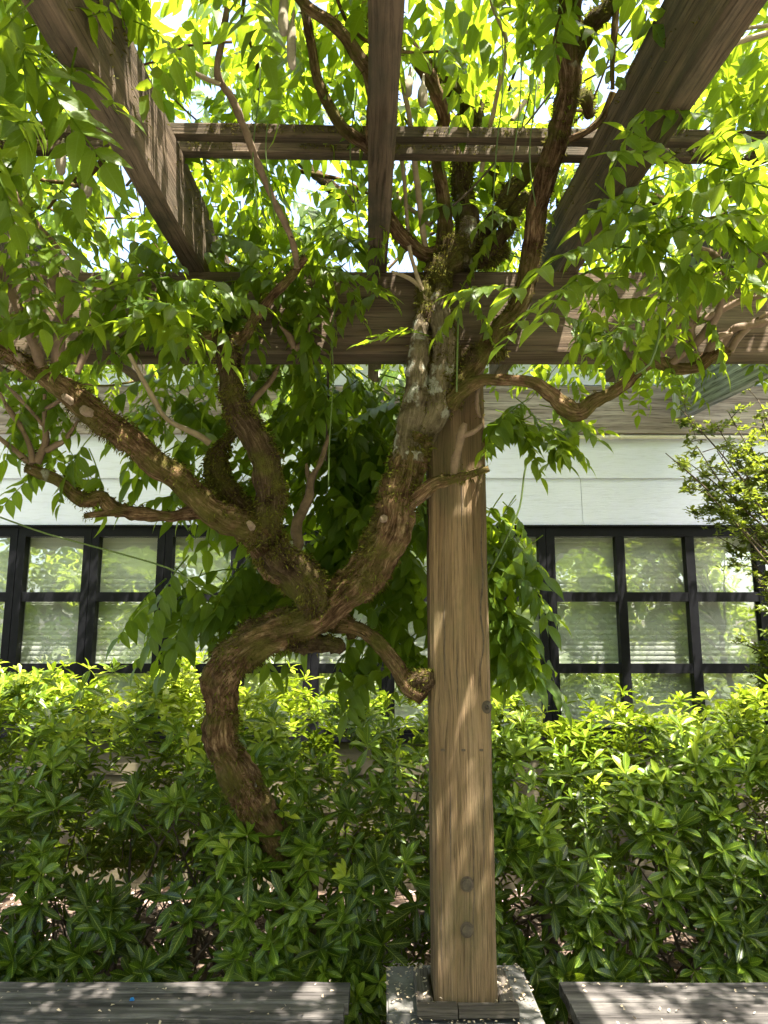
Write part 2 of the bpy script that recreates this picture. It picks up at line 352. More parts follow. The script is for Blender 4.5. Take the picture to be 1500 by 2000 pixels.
def window(x0, x1, panes_x, fw):
    """one black framed window; panes_x = clear openings"""
    top, bot = HEAD - .015, SILL + .001
    V, F = [], []
    def bx(a, b, ya, yb, za, zb):
        i = len(V); V.extend([(a, ya, za), (b, ya, za), (b, yb, za), (a, yb, za), (a, ya, zb), (b, ya, zb), (b, yb, zb), (a, yb, zb)])
        F.extend([tuple(i + k for k in f) for f in ((0, 1, 5, 4), (1, 2, 6, 5), (2, 3, 7, 6), (3, 0, 4, 7), (4, 5, 6, 7), (3, 2, 1, 0))])
    yf, yb = WY - .03, WY + .04
    bx(x0 + .002, panes_x[0][0], yf, yb, bot, top); bx(panes_x[-1][1], x1 - .002, yf, yb, bot, top)
    bx(panes_x[0][0], panes_x[-1][1], yf, yb, PZ[0][1], top); bx(panes_x[0][0], panes_x[-1][1], yf, yb, bot, PZ[2][0])
    w = link('window', pymesh('window', V, F), M['frame'], bld)
    # small beads round each light
    for r, (za, zb) in enumerate(PZ):
        for (a, b) in panes_x:
            px_ = link('pane', pymesh('pane', [(a - .004, 0, za - .004 - (za + zb) / 2), (b + .004, 0, za - .004 - (za + zb) / 2), (b + .004, 0, zb + .004 - (za + zb) / 2), (a - .004, 0, zb + .004 - (za + zb) / 2)], [(0, 1, 2, 3)]), M['glass'], w,
                       Matrix.Translation((0, WY + .012, (za + zb) / 2)) @ Matrix.Rotation(R(random.uniform(-.5, .5)), 4, 'X') @ Matrix.Translation((0, 0, 0)))
    for r in range(2):
        za, zb = PZ[r + 1][1], PZ[r][0]
        mb = link('muntin', pymesh('muntin', *boxvf(panes_x[0][0] - .001, panes_x[-1][1] + .001, WY - .024, WY + .036, za, zb)), M['frame'], w)
    for (a, b), (c, d) in zip(panes_x[:-1], panes_x[1:]):
        link('muntin', pymesh('muntin', *boxvf(b, c, WY - .027, WY + .038, PZ[2][0] - .001, PZ[0][1] + .001)), M['frame'], w)
    return w
KX = pxm(WY, 1100)
def wx(px): return (px - 750) * KX
blinds = []
for k in range(-4, 7):
    a = 35 + 144 * k; b = a + 144 if k < 6 else 1066
    window(wx(a), wx(b), [(wx(a + 15), wx(b - 15))], 0); blinds.append((wx(a + 8), wx(b - 8)))
ps = [(1083 + 136 * i, 1083 + 136 * i + 119) for i in range(6)]
window(wx(1066), wx(ps[-1][1] + 18), [(wx(a), wx(b)) for a, b in ps], 0)
for a, b in ps: blinds.append((wx(a - 5), wx(b + 5)))
slat_cache = {}
for (a, b) in blinds:
    bl = empty('venetian_blind', ((a + b) / 2, WY + .062, SILL), 'closed pale venetian blind hanging behind a pane column of the gridded windows', 'blind', 'venetian blinds behind the gridded windows')
    w = round(b - a, 3); top = HEAD - .06; pitch = .034
    if w not in slat_cache:
        me = pymesh('slat', [(-w / 2, -.004, -.019), (w / 2, -.004, -.019), (w / 2, -.0085, 0), (-w / 2, -.0085, 0), (w / 2, .004, .019), (-w / 2, .004, .019)], [(0, 1, 2, 3), (3, 2, 4, 5)], True)
        slat_cache[w] = me
    n = int((top - SILL) / pitch)
    for i in range(n):
        link('slat', slat_cache[w], M['blind'], bl, Matrix.Translation(((a + b) / 2, WY + .062, top - .03 - i * pitch)) @ Matrix.Rotation(R(random.gauss(6, 3)), 4, 'X') @ Matrix.Rotation(R(random.gauss(0, .12)), 4, 'Y'))
    box('head_rail', (a, WY + .045, top - .012), (b, WY + .09, top + .03), M['blind'], bl)

LZ0, LZ1 = zat(851, WY), zat(760, WY)
timber('ledger', (XL, WY - .045, (LZ0 + LZ1) / 2), (XR, WY - .045, (LZ0 + LZ1) / 2), .04, LZ1 - LZ0, M['ledger'], bld, .004, 60)
# conduit under the ledger
def cyl(name, p0, p1, r, mat, parent, n=14, cap=True):
    p0, p1 = Vector(p0), Vector(p1); x = (p1 - p0).normalized(); y = x.orthogonal().normalized(); z = x.cross(y)
    V = [p + (y * math.cos(k * 2 * math.pi / n) + z * math.sin(k * 2 * math.pi / n)) * r for p in (p0, p1) for k in range(n)]
    F = [(k, (k + 1) % n, n + (k + 1) % n, n + k) for k in range(n)]
    if cap: F += [tuple(range(n))[::-1], tuple(range(n, 2 * n))]
    return link(name, pymesh(name, V, F), mat, parent)
cz = LZ0 - .022
con = cyl('conduit', (.9, WY - .045, cz), (3.6, WY - .045, cz), .012, M['conduit'], bld)
for px in (1193, 1214): cyl('coupling', (wx(px) * 1.02 - .012, WY - .045, cz), (wx(px) * 1.02 + .012, WY - .045, cz), .018, M['conduit'], con)

# ---------------------------------------------------------------- pergola
POST_Y0, POST_W = 2.45, .186
POST_Y = POST_Y0 + POST_W / 2
PX0 = (848 - 750) * pxm(POST_Y0, 1925); POST_X = PX0 + POST_W / 2
PED_Z = CAM_Z - 1.04; PLI_Z = PED_Z + .032
BEAM_Y = (2.49 + 2.60) / 2; BZ0 = CAM_Z + .988; BZ1 = CAM_Z + 1.289
per = empty('pergola', (POST_X, POST_Y, PED_Z), 'weathered timber pergola of square post, deep beam and rafters carrying the vine', 'pergola')
post = timber('post', (POST_X, POST_Y, PED_Z + .004), (POST_X, POST_Y, BZ0 - .001), POST_W, POST_W, M['post'], per, .012, 40, .003, up=(0, -1, 0))
for py in (1727, 1816):
    c = P(912, py, POST_Y0); x = c.x; z = c.z
    V = []; n = 22; prof = [(.0150, 0), (.0150, .0075), (.0138, .009), (.006, .0095)]
    for (r, d) in prof: V += [(x + r * math.cos(2 * math.pi * k / n), POST_Y0 + .001 - d, z + r * 1.12 * math.sin(2 * math.pi * k / n)) for k in range(n)]
    F = [(i * n + k, i * n + (k + 1) % n, (i + 1) * n + (k + 1) % n, (i + 1) * n + k) for i in range(3) for k in range(n)] + [tuple(3 * n + k for k in range(n))]
    link('wooden_plug', pymesh('wooden_plug', V, F), M['plug'], post)
    V = [(x + r * math.cos(2 * math.pi * k / n), POST_Y0 - .0042, z + .001 + r * 1.1 * math.sin(2 * math.pi * k / n)) for r in (.0205, .0140) for k in range(n)]
    link('plug_gap_shadow', pymesh('plug_gap_shadow', V, [(k, (k + 1) % n, n + (k + 1) % n, n + k) for k in range(n)]), M['stem'], post)  # flat dark ring imitates the shadowed gap round the plug
for px in (865, 905, 940):
    c = P(px, 1465, POST_Y0); box('nail_mark', (c.x - .006, POST_Y0 - .003, c.z - .0035), (c.x + .006, POST_Y0 + .002, c.z + .0035), M['stem'], post, .001)
# long drying check in the post
cv = []
for i in range(41):
    q = P(941 + 5 * math.sin(i * .5) * (i / 40), 965 + i * 10.2, POST_Y0); wdt = .0030 * math.sin(math.pi * min(1, max(.02, i / 40))) * (1 + .4 * noise.noise(Vector((i * .6, 0, 0))))
    cv += [(q.x - wdt, POST_Y0 - .0022, q.z), (q.x + wdt, POST_Y0 - .0022, q.z)]
link('crack', pymesh('crack', cv, [(2 * i, 2 * i + 1, 2 * i + 3, 2 * i + 2) for i in range(40)]), M['stem'], post)
for (px0, py0, Lp) in ((868, 1100, 260), (880, 1540, 170), (925, 1610, 240), (862, 1700, 200), (902, 880, 180), (945, 1500, 220), (893, 1250, 150)):
    cv = []
    for i in range(21):
        q = P(px0 + 2 * noise.noise(Vector((i * .3, px0, 0))), py0 + Lp * i / 20, POST_Y0); wdt = .0013 * math.sin(math.pi * i / 20) ** .6 + .0001
        cv += [(q.x - wdt, POST_Y0 - .0022, q.z), (q.x + wdt, POST_Y0 - .0022, q.z)]
    link('crack', pymesh('crack', cv, [(2 * i, 2 * i + 1, 2 * i + 3, 2 * i + 2) for i in range(20)]), M['stem'], post)
# the knot by the edge
kc = P(951, 1381, POST_Y0); V = [(kc.x, POST_Y0 - .008, kc.z)]; n = 20
for (r, d) in ((.007, .007), (.013, .004), (.02, -.001)): V += [(kc.x + r * .8 * math.cos(2 * math.pi * k / n), POST_Y0 - d, kc.z + r * math.sin(2 * math.pi * k / n)) for k in range(n)]
F = [(0, 1 + k, 1 + (k + 1) % n) for k in range(n)] + [(1 + i * n + k, 1 + i * n + (k + 1) % n, 1 + (i + 1) * n + (k + 1) % n, 1 + (i + 1) * n + k) for i in range(2) for k in range(n)]
link('knot', pymesh('knot', V, F, True), M['plug'], post)

timber('beam', (-3.6, BEAM_Y, (BZ0 + BZ1) / 2), (3.9, BEAM_Y, (BZ0 + BZ1) / 2), .11, BZ1 - BZ0, M['beam'], per, .006, 70, .003)
RS, RYAW, RW, RH = .097, -.0206, .066, .25
def raf_z(D): return BZ1 + RS * (D - 2.49)
for x in (-1.95, -1.31, -.66, -.022, .645, 1.285, 2.085):
    y0, y1 = .35, (4.04 if x < 2 else WY - .067)
    timber('rafter', (x + RYAW * (y0 - 2.49), y0, raf_z(y0) + RH / 2), (x + RYAW * (y1 - 2.49), y1, raf_z(y1) + RH / 2), RW, RH, M['rafter'] if x < 2 else M['joist'], per, .006, 40, .0035, seed=x)
hx = 2.085 + RYAW * (WY - 2.55)
for sx in (-1, 1): box('joist_hanger', (hx + sx * (RW / 2 + .0055) - .002, WY - .11, raf_z(WY) - .005), (hx + sx * (RW / 2 + .0055) + .002, WY - .068, raf_z(WY) + .17), M['metal'], per, 0)
box('joist_hanger', (hx - RW / 2 - .035, WY - .0695, raf_z(WY) - .005), (hx - RW / 2 - .009, WY - .0655, raf_z(WY) + .17), M['metal'], per, 0)
for (ya, yb) in ((2.068, 2.106), (2.162, 2.20)):
    yc = (ya + yb) / 2; zc = raf_z(yc) + RH + .021
    timber('purlin', (-3.4, yc - .0206 * 3.4, zc), (3.6, yc + .0206 * 3.6, zc), .038, .038, M['rafter'], per, .003, 60, .003, seed=yc)

# ---------------------------------------------------------------- pedestal
ped = empty('post_pedestal', (POST_X, POST_Y, 0), 'grey concrete block pedestal carrying the square post, strewn with petals', 'pedestal')
X0, X1 = .008, .455; Y0, Y1 = 2.28, 2.785
h = .06; g = .003
ix0, ix1, iy0, iy1 = POST_X - .13, POST_X + .135, POST_Y - .145, POST_Y + .135
for (a, b, c, d) in ((X0, ix0 - g, Y0 + .17, Y1), (ix0, X1, iy1 + g, Y1), (ix1 + g, X1, Y0, iy1), (X0, ix1, Y0, iy0 - g - .006)):
    box('slab', (a, c, PED_Z - h), (b, d, PED_Z + random.uniform(-.002, .002)), M['concrete'], ped, .006)
box('core', (ix0 - .01, iy0 - .02, .02), (ix1 + .01, iy1 + .01, PED_Z - .012), M['concrete'], ped, 0)
for r in range(2):
    za, zb = .013 + r * .195, .013 + r * .195 + .19
    ym = (Y0 + Y1) / 2 + (.06 if r else -.06); xm = (X0 + X1) / 2
    for (a, b, c, d) in ((X0 + .012, xm - g, Y0 + .012, ym - g), (xm, X1 - .012, Y0 + .012, ym - g), (X0 + .012, xm - g, ym, Y1 - .012), (xm, X1 - .012, ym, Y1 - .012)):
        box('block', (a, c, za), (b, d, zb), M['concrete'], ped, .006)
pw = .047
pxa, pxb, pya, pyb = POST_X - POST_W / 2 - .052, POST_X + POST_W / 2 + .052, POST_Y0 - .055, POST_Y + POST_W / 2 + .045
for (p0, p1) in (((pxa, pya + pw / 2, 0), (POST_X - .03, pya + pw / 2, 0)), ((POST_X - .027, pya + pw / 2, 0), (pxb, pya + pw / 2, 0)), ((pxa + pw / 2, pya + pw + .002, 0), (pxa + pw / 2, pyb, 0)), ((pxb - pw / 2, pya + pw + .002, 0), (pxb - pw / 2, pyb, 0)), ((pxa + pw + .002, pyb - pw / 2, 0), (pxb - pw - .002, pyb - pw / 2, 0))):
    zc = PED_Z + .002 + .016
    timber('collar_board', (p0[0], p0[1], zc), (p1[0], p1[1], zc), pw, .032, M['plinth'], ped, .006, 8, .004, seed=p0[0] * 9)

# ---------------------------------------------------------------- benches
BT = CAM_Z - 1.05
def bench(xa, xb, label):
    o = empty('bench', ((xa + xb) / 2, 2.5, .012), label, 'bench')
    y = 2.692; i = 0
    edges = [.083, .074, .088, .079, .086, .082]
    for w in edges:
        da = random.uniform(-.01, .01)
        timber('plank', (xa + (da if xa > 0 else 0), y - w / 2, BT - .019 + random.uniform(-.003, .002)), (xb + (da if xa < 0 else 0), y - w / 2, BT - .019 + random.uniform(-.003, .002)), w - .006, .038, M['bench'], o, .007, 60, .006, seed=i * 3.3 + xa)
        y -= w; i += 1
    yb = 2.692; yf = y
    for x in (xa + .16, (xa + xb) / 2, xb - .16):
        timber('bearer', (x, yf + .02, BT - .085), (x, yb - .02, BT - .085), .07, .088, M['bench'], o, .005, 6)
        for yy in (yf + .07, yb - .07): timber('leg', (x, yy, .012), (x, yy, BT - .13), .088, .088, M['bench'], o, .005, 6, up=(0, -1, 0))
    return o
bench(-2.6, -.117, 'weathered grey plank bench left of the pedestal with a blue scrap on it')
bench(.56, 2.9, 'weathered grey plank bench right of the pedestal dappled with sun patches')

# ---------------------------------------------------------------- tubes (trunk, branches, twigs)
def spline(pts, step):
    """Catmull-Rom through (Vector, radius)"""
    out = []; n = len(pts)
    for i in range(n - 1):
        p = [pts[max(0, i - 1)], pts[i], pts[i + 1], pts[min(n - 1, i + 2)]]
        L = (p[2][0] - p[1][0]).length; k = max(2, int(L / step))
        for j in range(k):
            t = j / k
            a = [(-.5 * t + t * t - .5 * t ** 3), (1 - 2.5 * t * t + 1.5 * t ** 3), (.5 * t + 2 * t * t - 1.5 * t ** 3), (-.5 * t * t + .5 * t ** 3)]
            q = Vector((0, 0, 0))
            for w_, pp in zip(a, p): q += pp[0] * w_
            out.append((q, p[1][1] + (p[2][1] - p[1][1]) * (t * t * (3 - 2 * t))))
    out.append(pts[-1]); return out
def tube(pts, segs=16, step=.012, rough=.16, lump=.12, seed=0., close=True):
    """returns V, F, attr tb, and surface samples (pos, normal, r)"""
    c = spline(pts, step); V, F, A, Sm = [], [], [], []
    t0 = (c[1][0] - c[0][0]).normalized(); n = t0.orthogonal().normalized(); s = 0
    for i, (p, r) in enumerate(c):
        t = ((c[min(i + 1, len(c) - 1)][0]) - (c[max(i - 1, 0)][0])).normalized()
        n = (n - t * n.dot(t)).normalized(); b = t.cross(n)
        if i: s += (p - c[i - 1][0]).length
        if lump: p = p + (n * noise.noise(Vector((s * 7, seed, 1))) + b * noise.noise(Vector((s * 7, seed, 8)))) * r * min(.55, lump * 2.2)
        for k in range(segs):
            th = 2 * math.pi * k / segs; d = n * math.cos(th) + b * math.sin(th)
            q = p + d * r
            f = 1 + lump * noise.noise(q * (2.2 / max(.02, r) * .22) + Vector((seed, 0, 0))) * 1.6
            f += rough * noise.noise(Vector((math.cos(th + s * 2.2) * 2.3, math.sin(th + s * 2.2) * 2.3, s * 5 + seed)))
            f += rough * .5 * noise.noise(q * 55) - rough * .55 * abs(noise.noise(Vector((math.cos(th + s * 1.5) * 4.5, math.sin(th + s * 1.5) * 4.5, s * 9 + seed * 2)))) + rough * .2
            q = p + d * (r * f); V.append(q); A.append((math.cos(th) * r, math.sin(th) * r, s + seed)); Sm.append((q, d, r))
    m = len(c)
    for i in range(m - 1):
        for k in range(segs): F.append((i * segs + k, i * segs + (k + 1) % segs, (i + 1) * segs + (k + 1) % segs, (i + 1) * segs + k))
    if close: F.append(tuple(range(segs))[::-1]); F.append(tuple((m - 1) * segs + k for k in range(segs)))
    return V, F, A, Sm
def set_tb(me, A):
    at = me.attributes.new('tb', 'FLOAT_VECTOR', 'POINT'); at.data.foreach_set('vector', np.array(A, dtype=np.float32).ravel())
MOSS = []   # (samples, weight)
def limb(name, pix, mat, parent, moss=0., segs=None, step=None, rough=.16, lump=.14):
    """pix = [(px, py, D, r_px) ...]"""
    pts = [(P(x, y, D) if not isinstance(x, Vector) else x, r * pxm(D, y)) for (x, y, D, r) in pix]
    rm = max(p[1] for p in pts)
    V, F, A, Sm = tube(pts, segs or (30 if rm > .04 else 18 if rm > .015 else 10 if rm > .008 else 7), step or max(.006, min(.014, rm * .4)), rough, lump, random.uniform(0, 50))
    me = pymesh(name, V, F, True); set_tb(me, A)
    if moss: MOSS.append((Sm, moss))
    return link(name, me, M[mat], parent)

VB = Vector((-.36, 3.16, 0.0))
vine = empty('wisteria_vine', VB, 'old gnarled wisteria with mossy twisted trunk and green pinnate leaves over the pergola', 'vine')
def gp(v, D=3.0):   # world point back to a limb entry
    return v
def trunk_pts():
    w = [(Vector((-.36, 3.18, -.05)), .085), (Vector((-.345, 3.14, .25)), .078)]
    px = [(580, 1765, 3.14, 38), (552, 1680, 3.05, 37), (508, 1595, 2.95, 37), (462, 1520, 2.84, 35), (436, 1440, 2.78, 33), (430, 1370, 2.72, 36), (452, 1295, 2.66, 40), (520, 1243, 2.60, 38), (600, 1208, 2.55, 35), (672, 1162, 2.51, 36), (728, 1102, 2.47, 40), (758, 1040, 2.44, 42), (780, 975, 2.42, 38), (799, 905, 2.41, 37), (812, 850, 2.40, 32)]
    return w + [(P(x, y, D), .92 * r * pxm(D, y)) for x, y, D, r in px]
V, F, A, Sm = tube(trunk_pts(), 64, .009, .30, .17, 3.3)
me = pymesh('trunk', V, F, True); set_tb(me, A); MOSS.append((Sm, .30)); trunk = link('trunk', me, M['bark'], vine)

B = lambda pix, mat='bark', moss=.3, **k: limb('branch', pix, mat, vine, moss, **k)
# twin stems up the post
B([(800, 900, 2.41, 30), (806, 830, 2.39, 25), (816, 760, 2.38, 23), (820, 700, 2.38, 20), (822, 650, 2.39, 17), (830, 590, 2.42, 15), (845, 520, 2.44, 14)], 'bark_lichen', .08)
B([(818, 870, 2.42, 26), (848, 810, 2.39, 26), (862, 750, 2.38, 25), (866, 690, 2.38, 23), (864, 630, 2.39, 21), (854, 580, 2.41, 18), (862, 545, 2.44, 16)], 'bark_lichen', .5)
B([(838, 560, 2.43, 14), (862, 525, 2.42, 32), (895, 505, 2.44, 34), (940, 500, 2.48, 24), (985, 490, 2.52, 10)], 'bark_mossy', 1.4, lump=.3)
B([(836, 640, 2.40, 12), (830, 600, 2.41, 16), (838, 560, 2.42, 20), (858, 520, 2.42, 18)], 'bark_mossy', 1.4, lump=.3)
B([(900, 520, 2.44, 22), (912, 470, 2.44, 22), (914, 430, 2.44, 17)], 'bark_lichen', .7)
B([(900, 740, 2.38, 16), (925, 700, 2.39, 18), (945, 690, 2.40, 14), (985, 690, 2.43, 6)], 'bark_mossy', 1.3, lump=.3)
B([(940, 505, 2.46, 16), (985, 450, 2.44, 14), (1010, 410, 2.42, 12), (1035, 380, 2.40, 10)], 'bark_mossy', 1.1)
B([(850, 790, 2.40, 12), (880, 770, 2.385, 18), (905, 745, 2.37, 14)], 'bark_mossy', 1.2, lump=.3)
# from the knot upward
B([(862, 510, 2.45, 20), (868, 450, 2.42, 15), (864, 380, 2.36, 13), (855, 320, 2.28, 12), (857, 266, 2.2, 12), (866, 225, 2.14, 13), (853, 187, 2.08, 13), (830, 140, 2.0, 15), (787, 85, 1.95, 14), (740, 50, 1.9, 12), (690, 10, 1.86, 11), (650, -30, 1.82, 10)], 'bark', .22)
B([(905, 480, 2.48, 26), (912, 430, 2.46, 22), (905, 370, 2.44, 20), (906, 320, 2.42, 20), (915, 265, 2.36, 22), (922, 225, 2.30, 24), (905, 195, 2.26, 22), (865, 160, 2.2, 14), (820, 115, 2.14, 12), (780, 75, 2.1, 11), (720, 30, 2.05, 10), (660, -20, 2.0, 9)], 'bark_mossy', .9)
B([(850, 500, 2.45, 18), (817, 492, 2.42, 14), (780, 455, 2.38, 13), (745, 393, 2.28, 12), (736, 333, 2.15, 12), (725, 293, 2.05, 13), (683, 263, 1.98, 12), (663, 240, 1.95, 11), (640, 200, 1.92, 10), (620, 157, 1.9, 10), (610, 100, 1.86, 9), (600, 40, 1.82, 9), (590, -20, 1.8, 8)], 'bark', .12)
B([(726, 295, 2.05, 12), (724, 240, 1.9, 10), (727, 190, 1.78, 10), (722, 143, 1.7, 13), (700, 110, 1.68, 13), (667, 62, 1.66, 13), (643, 40, 1.66, 12), (600, 15, 1.66, 11), (570, -20, 1.66, 10)], 'bark', .1)
B([(700, 405, 2.75, 12), (655, 370, 2.75, 12), (610, 335, 2.75, 10), (575, 305, 2.75, 8)], 'bark_mossy', .3)
# right-hand riser by the rafter
B([(880, 790, 2.40, 20), (905, 745, 2.38, 18), (948, 680, 2.40, 18), (985, 625, 2.42, 17), (1020, 580, 2.44, 17), (1037, 520, 2.42, 19), (1046, 430, 2.30, 20), (1066, 350, 2.18, 21), (1088, 285, 2.06, 22), (1103, 220, 1.95, 22), (1111, 147, 1.85, 22), (1108, 73, 1.75, 24), (1114, 0, 1.66, 24), (1118, -50, 1.6, 22)], 'bark', .35)
B([(1112, 130, 1.83, 16), (1140, 80, 1.76, 17), (1160, 45, 1.72, 18), (1190, 15, 1.7, 17), (1215, -20, 1.68, 15)], 'bark_mossy', .8)
B([(1205, 8, 1.69, 8), (1200, 60, 1.7, 6), (1196, 120, 1.73, 5), (1197, 175, 1.77, 4)], 'bark', .1)
B([(1112, 272, 1.98, 7), (1150, 255, 1.95, 7), (1180, 225, 1.93, 7), (1198, 180, 1.9, 6)], 'bark', .1)
B([(1120, 200, 1.96, 12), (1140, 190, 1.98, 13), (1150, 225, 2.05, 10)], 'bark_mossy', .8)
B([(1050, 300, 2.3, 15), (1030, 335, 2.35, 15), (998, 377, 2.4, 15), (953, 443, 2.46, 14), (925, 490, 2.48, 14)], 'bark_mossy', .8)
B([(1090, 395, 2.6, 16), (1160, 385, 2.6, 15), (1230, 385, 2.62, 14), (1320, 400, 2.65, 12)], 'bark_mossy', 1.0)
B([(960, 330, 2.5, 8), (975, 370, 2.55, 16), (1000, 390, 2.55, 16), (1040, 390, 2.58, 14)], 'bark_mossy', 1.0)
# the arm reaching right
B([(878, 790, 2.38, 18), (905, 765, 2.34, 15), (945, 742, 2.30, 12), (1000, 744, 2.27, 11), (1043, 748, 2.25, 12), (1077, 770, 2.24, 14), (1108, 795, 2.23, 19), (1132, 806, 2.22, 16), (1157, 787, 2.22, 14), (1200, 763, 2.2, 12), (1230, 740, 2.19, 12), (1252, 715, 2.18, 14), (1283, 707, 2.17, 14), (1317, 721, 2.16, 11), (1360, 716, 2.15, 12), (1395, 690, 2.14, 13), (1427, 687, 2.13, 8)], 'bark', .2)
T = lambda pix, **k: limb('twig', pix[:-1] + [pix[-1][:3] + (pix[-1][3] * .6,)], 'redtwig', vine, .06, lump=.25, rough=.25, **k)
T([(1283, 703, 2.17, 11), (1300, 673, 2.15, 9), (1310, 640, 2.12, 9), (1333, 633, 2.1, 8), (1383, 620, 2.08, 7), (1440, 590, 2.05, 6), (1500, 575, 2.0, 6)])
T([(1310, 712, 2.16, 9), (1353, 673, 2.12, 8), (1377, 650, 2.1, 8), (1400, 618, 2.07, 7), (1410, 580, 2.04, 6), (1419, 543, 2.0, 6), (1401, 502, 1.97, 6), (1364, 484, 1.94, 5), (1328, 480, 1.92, 4)])
T([(1400, 505, 1.97, 5), (1412, 470, 1.95, 4), (1440, 440, 1.92, 4)])
T([(1353, 673, 2.12, 8), (1348, 640, 2.1, 8), (1360, 610, 2.08, 6), (1380, 585, 2.06, 5)])
T([(1395, 690, 2.14, 10), (1420, 660, 2.12, 9), (1440, 640, 2.1, 8), (1480, 635, 2.08, 7), (1520, 620, 2.05, 7)])
T([(1427, 687, 2.13, 7), (1437, 663, 2.11, 7), (1467, 633, 2.09, 6), (1510, 606, 2.07, 5)])
T([(1380, 700, 2.15, 8), (1400, 660, 2.1, 7), (1430, 650, 2.09, 6)])
# stubs against the post
B([(795, 985, 2.40, 16), (820, 968, 2.38, 15), (850, 945, 2.36, 13), (888, 934, 2.35, 10), (925, 925, 2.34, 7), (955, 915, 2.33, 6)], 'bark', .5)
T([(886, 932, 2.35, 8), (890, 890, 2.34, 8), (900, 850, 2.33, 8), (909, 828, 2.33, 8)])
T([(900, 850, 2.33, 6), (922, 845, 2.32, 6), (942, 829, 2.32, 6)])
T([(950, 690, 2.4, 6), (935, 740, 2.38, 5), (932, 790, 2.38, 5), (938, 815, 2.38, 4)])
B([(640, 1225, 2.62, 10), (668, 1222, 2.6, 14), (700, 1230, 2.58, 14), (740, 1258, 2.55, 14), (775, 1300, 2.52, 15), (800, 1338, 2.48, 17), (828, 1362, 2.46, 16)], 'bark', .25)
B([(560, 1262, 2.60, 10), (590, 1262, 2.58, 15), (622, 1255, 2.57, 18), (655, 1262, 2.57, 15), (668, 1275, 2.57, 9)], 'bark_mossy', .5, lump=.4)
B([(655, 1205, 2.58, 12), (680, 1215, 2.62, 14), (690, 1245, 2.64, 10)], 'bark', .2)
B([(800, 1335, 2.5, 22), (822, 1330, 2.47, 24), (842, 1325, 2.44, 12)], 'bark_mossy', 1.0)
# left crown
B([(650, 1215, 2.60, 20), (612, 1170, 2.54, 30), (582, 1130, 2.50, 34), (545, 1085, 2.46, 40), (505, 1045, 2.44, 38), (462, 1018, 2.42, 30), (405, 985, 2.38, 25), (350, 938, 2.35, 24), (300, 897, 2.32, 24), (262, 868, 2.30, 25), (222, 843, 2.28, 27), (180, 812, 2.26, 28), (144, 780, 2.24, 25), (99, 744, 2.22, 20), (45, 709, 2.2, 15), (0, 680, 2.18, 13), (-50, 655, 2.15, 12)], 'bark', .62, lump=.16)
B([(520, 1065, 2.44, 30), (522, 1010, 2.42, 29), (527, 955, 2.40, 28), (515, 895, 2.38, 27), (482, 835, 2.36, 24), (458, 780, 2.34, 22), (446, 725, 2.33, 22), (440, 685, 2.32, 26), (437, 662, 2.32, 24)], 'bark_mossy', 1.0)
B([(500, 1030, 2.45, 30), (455, 975, 2.46, 24), (425, 925, 2.47, 24), (420, 890, 2.48, 18), (440, 865, 2.49, 10), (458, 845, 2.5, 8)], 'bark_mossy', 1.0)
B([(430, 1018, 2.42, 12), (380, 1003, 2.41, 12), (330, 1009, 2.40, 11), (255, 1000, 2.38, 13), (220, 985, 2.37, 15), (198, 968, 2.36, 12), (168, 978, 2.35, 14), (144, 965, 2.34, 12), (114, 936, 2.33, 10), (75, 924, 2.32, 11), (48, 918, 2.31, 9)], 'bark', .4, lump=.3)
B([(225, 1000, 2.37, 8), (195, 1003, 2.36, 7), (165, 1008, 2.36, 5)], 'bark', .3)
B([(445, 668, 2.32, 16), (478, 655, 2.3, 11), (500, 620, 2.28, 10), (530, 582, 2.25, 9), (568, 543, 2.22, 9), (597, 503, 2.2, 6)], 'bark', .3)
B([(440, 660, 2.32, 14), (405, 660, 2.31, 12), (372, 672, 2.3, 10), (345, 668, 2.3, 9), (322, 632, 2.3, 8), (300, 600, 2.3, 8)], 'bark', .35)
C_ = lambda pix, **k: limb('cane', pix, 'cane', vine, 0, **k)
T([(580, 525, 2.2, 7), (572, 480, 2.18, 6), (545, 410, 2.12, 7), (500, 310, 2.02, 7), (460, 205, 1.92, 7), (425, 148, 1.86, 8), (433, 85, 1.8, 6), (446, 0, 1.72, 6), (450, -40, 1.7, 6)])
C_([(430, 165, 1.87, 5), (395, 150, 1.85, 5), (362, 130, 1.83, 4)])
C_([(411, 866, 2.48, 7), (381, 847, 2.46, 6), (324, 817, 2.42, 5), (294, 769, 2.38, 5), (252, 691, 2.32, 4)])
T([(110, 715, 2.22, 12), (122, 640, 2.18, 11), (131, 588, 2.15, 11), (104, 550, 2.12, 10), (112, 490, 2.08, 9), (68, 440, 2.02, 9), (30, 390, 1.98, 9), (0, 330, 1.94, 9), (-20, 280, 1.9, 8)])
T([(82, 718, 2.2, 11), (65, 670, 2.17, 10), (48, 628, 2.14, 9), (10, 540, 2.1, 9), (-20, 500, 2.07, 9)])
T([(150, 730, 2.25, 6), (168, 685, 2.25, 6), (172, 655, 2.25, 5), (160, 610, 2.24, 3)])
T([(0, 660, 2.15, 8), (20, 632, 2.12, 7), (45, 600, 2.1, 5)])
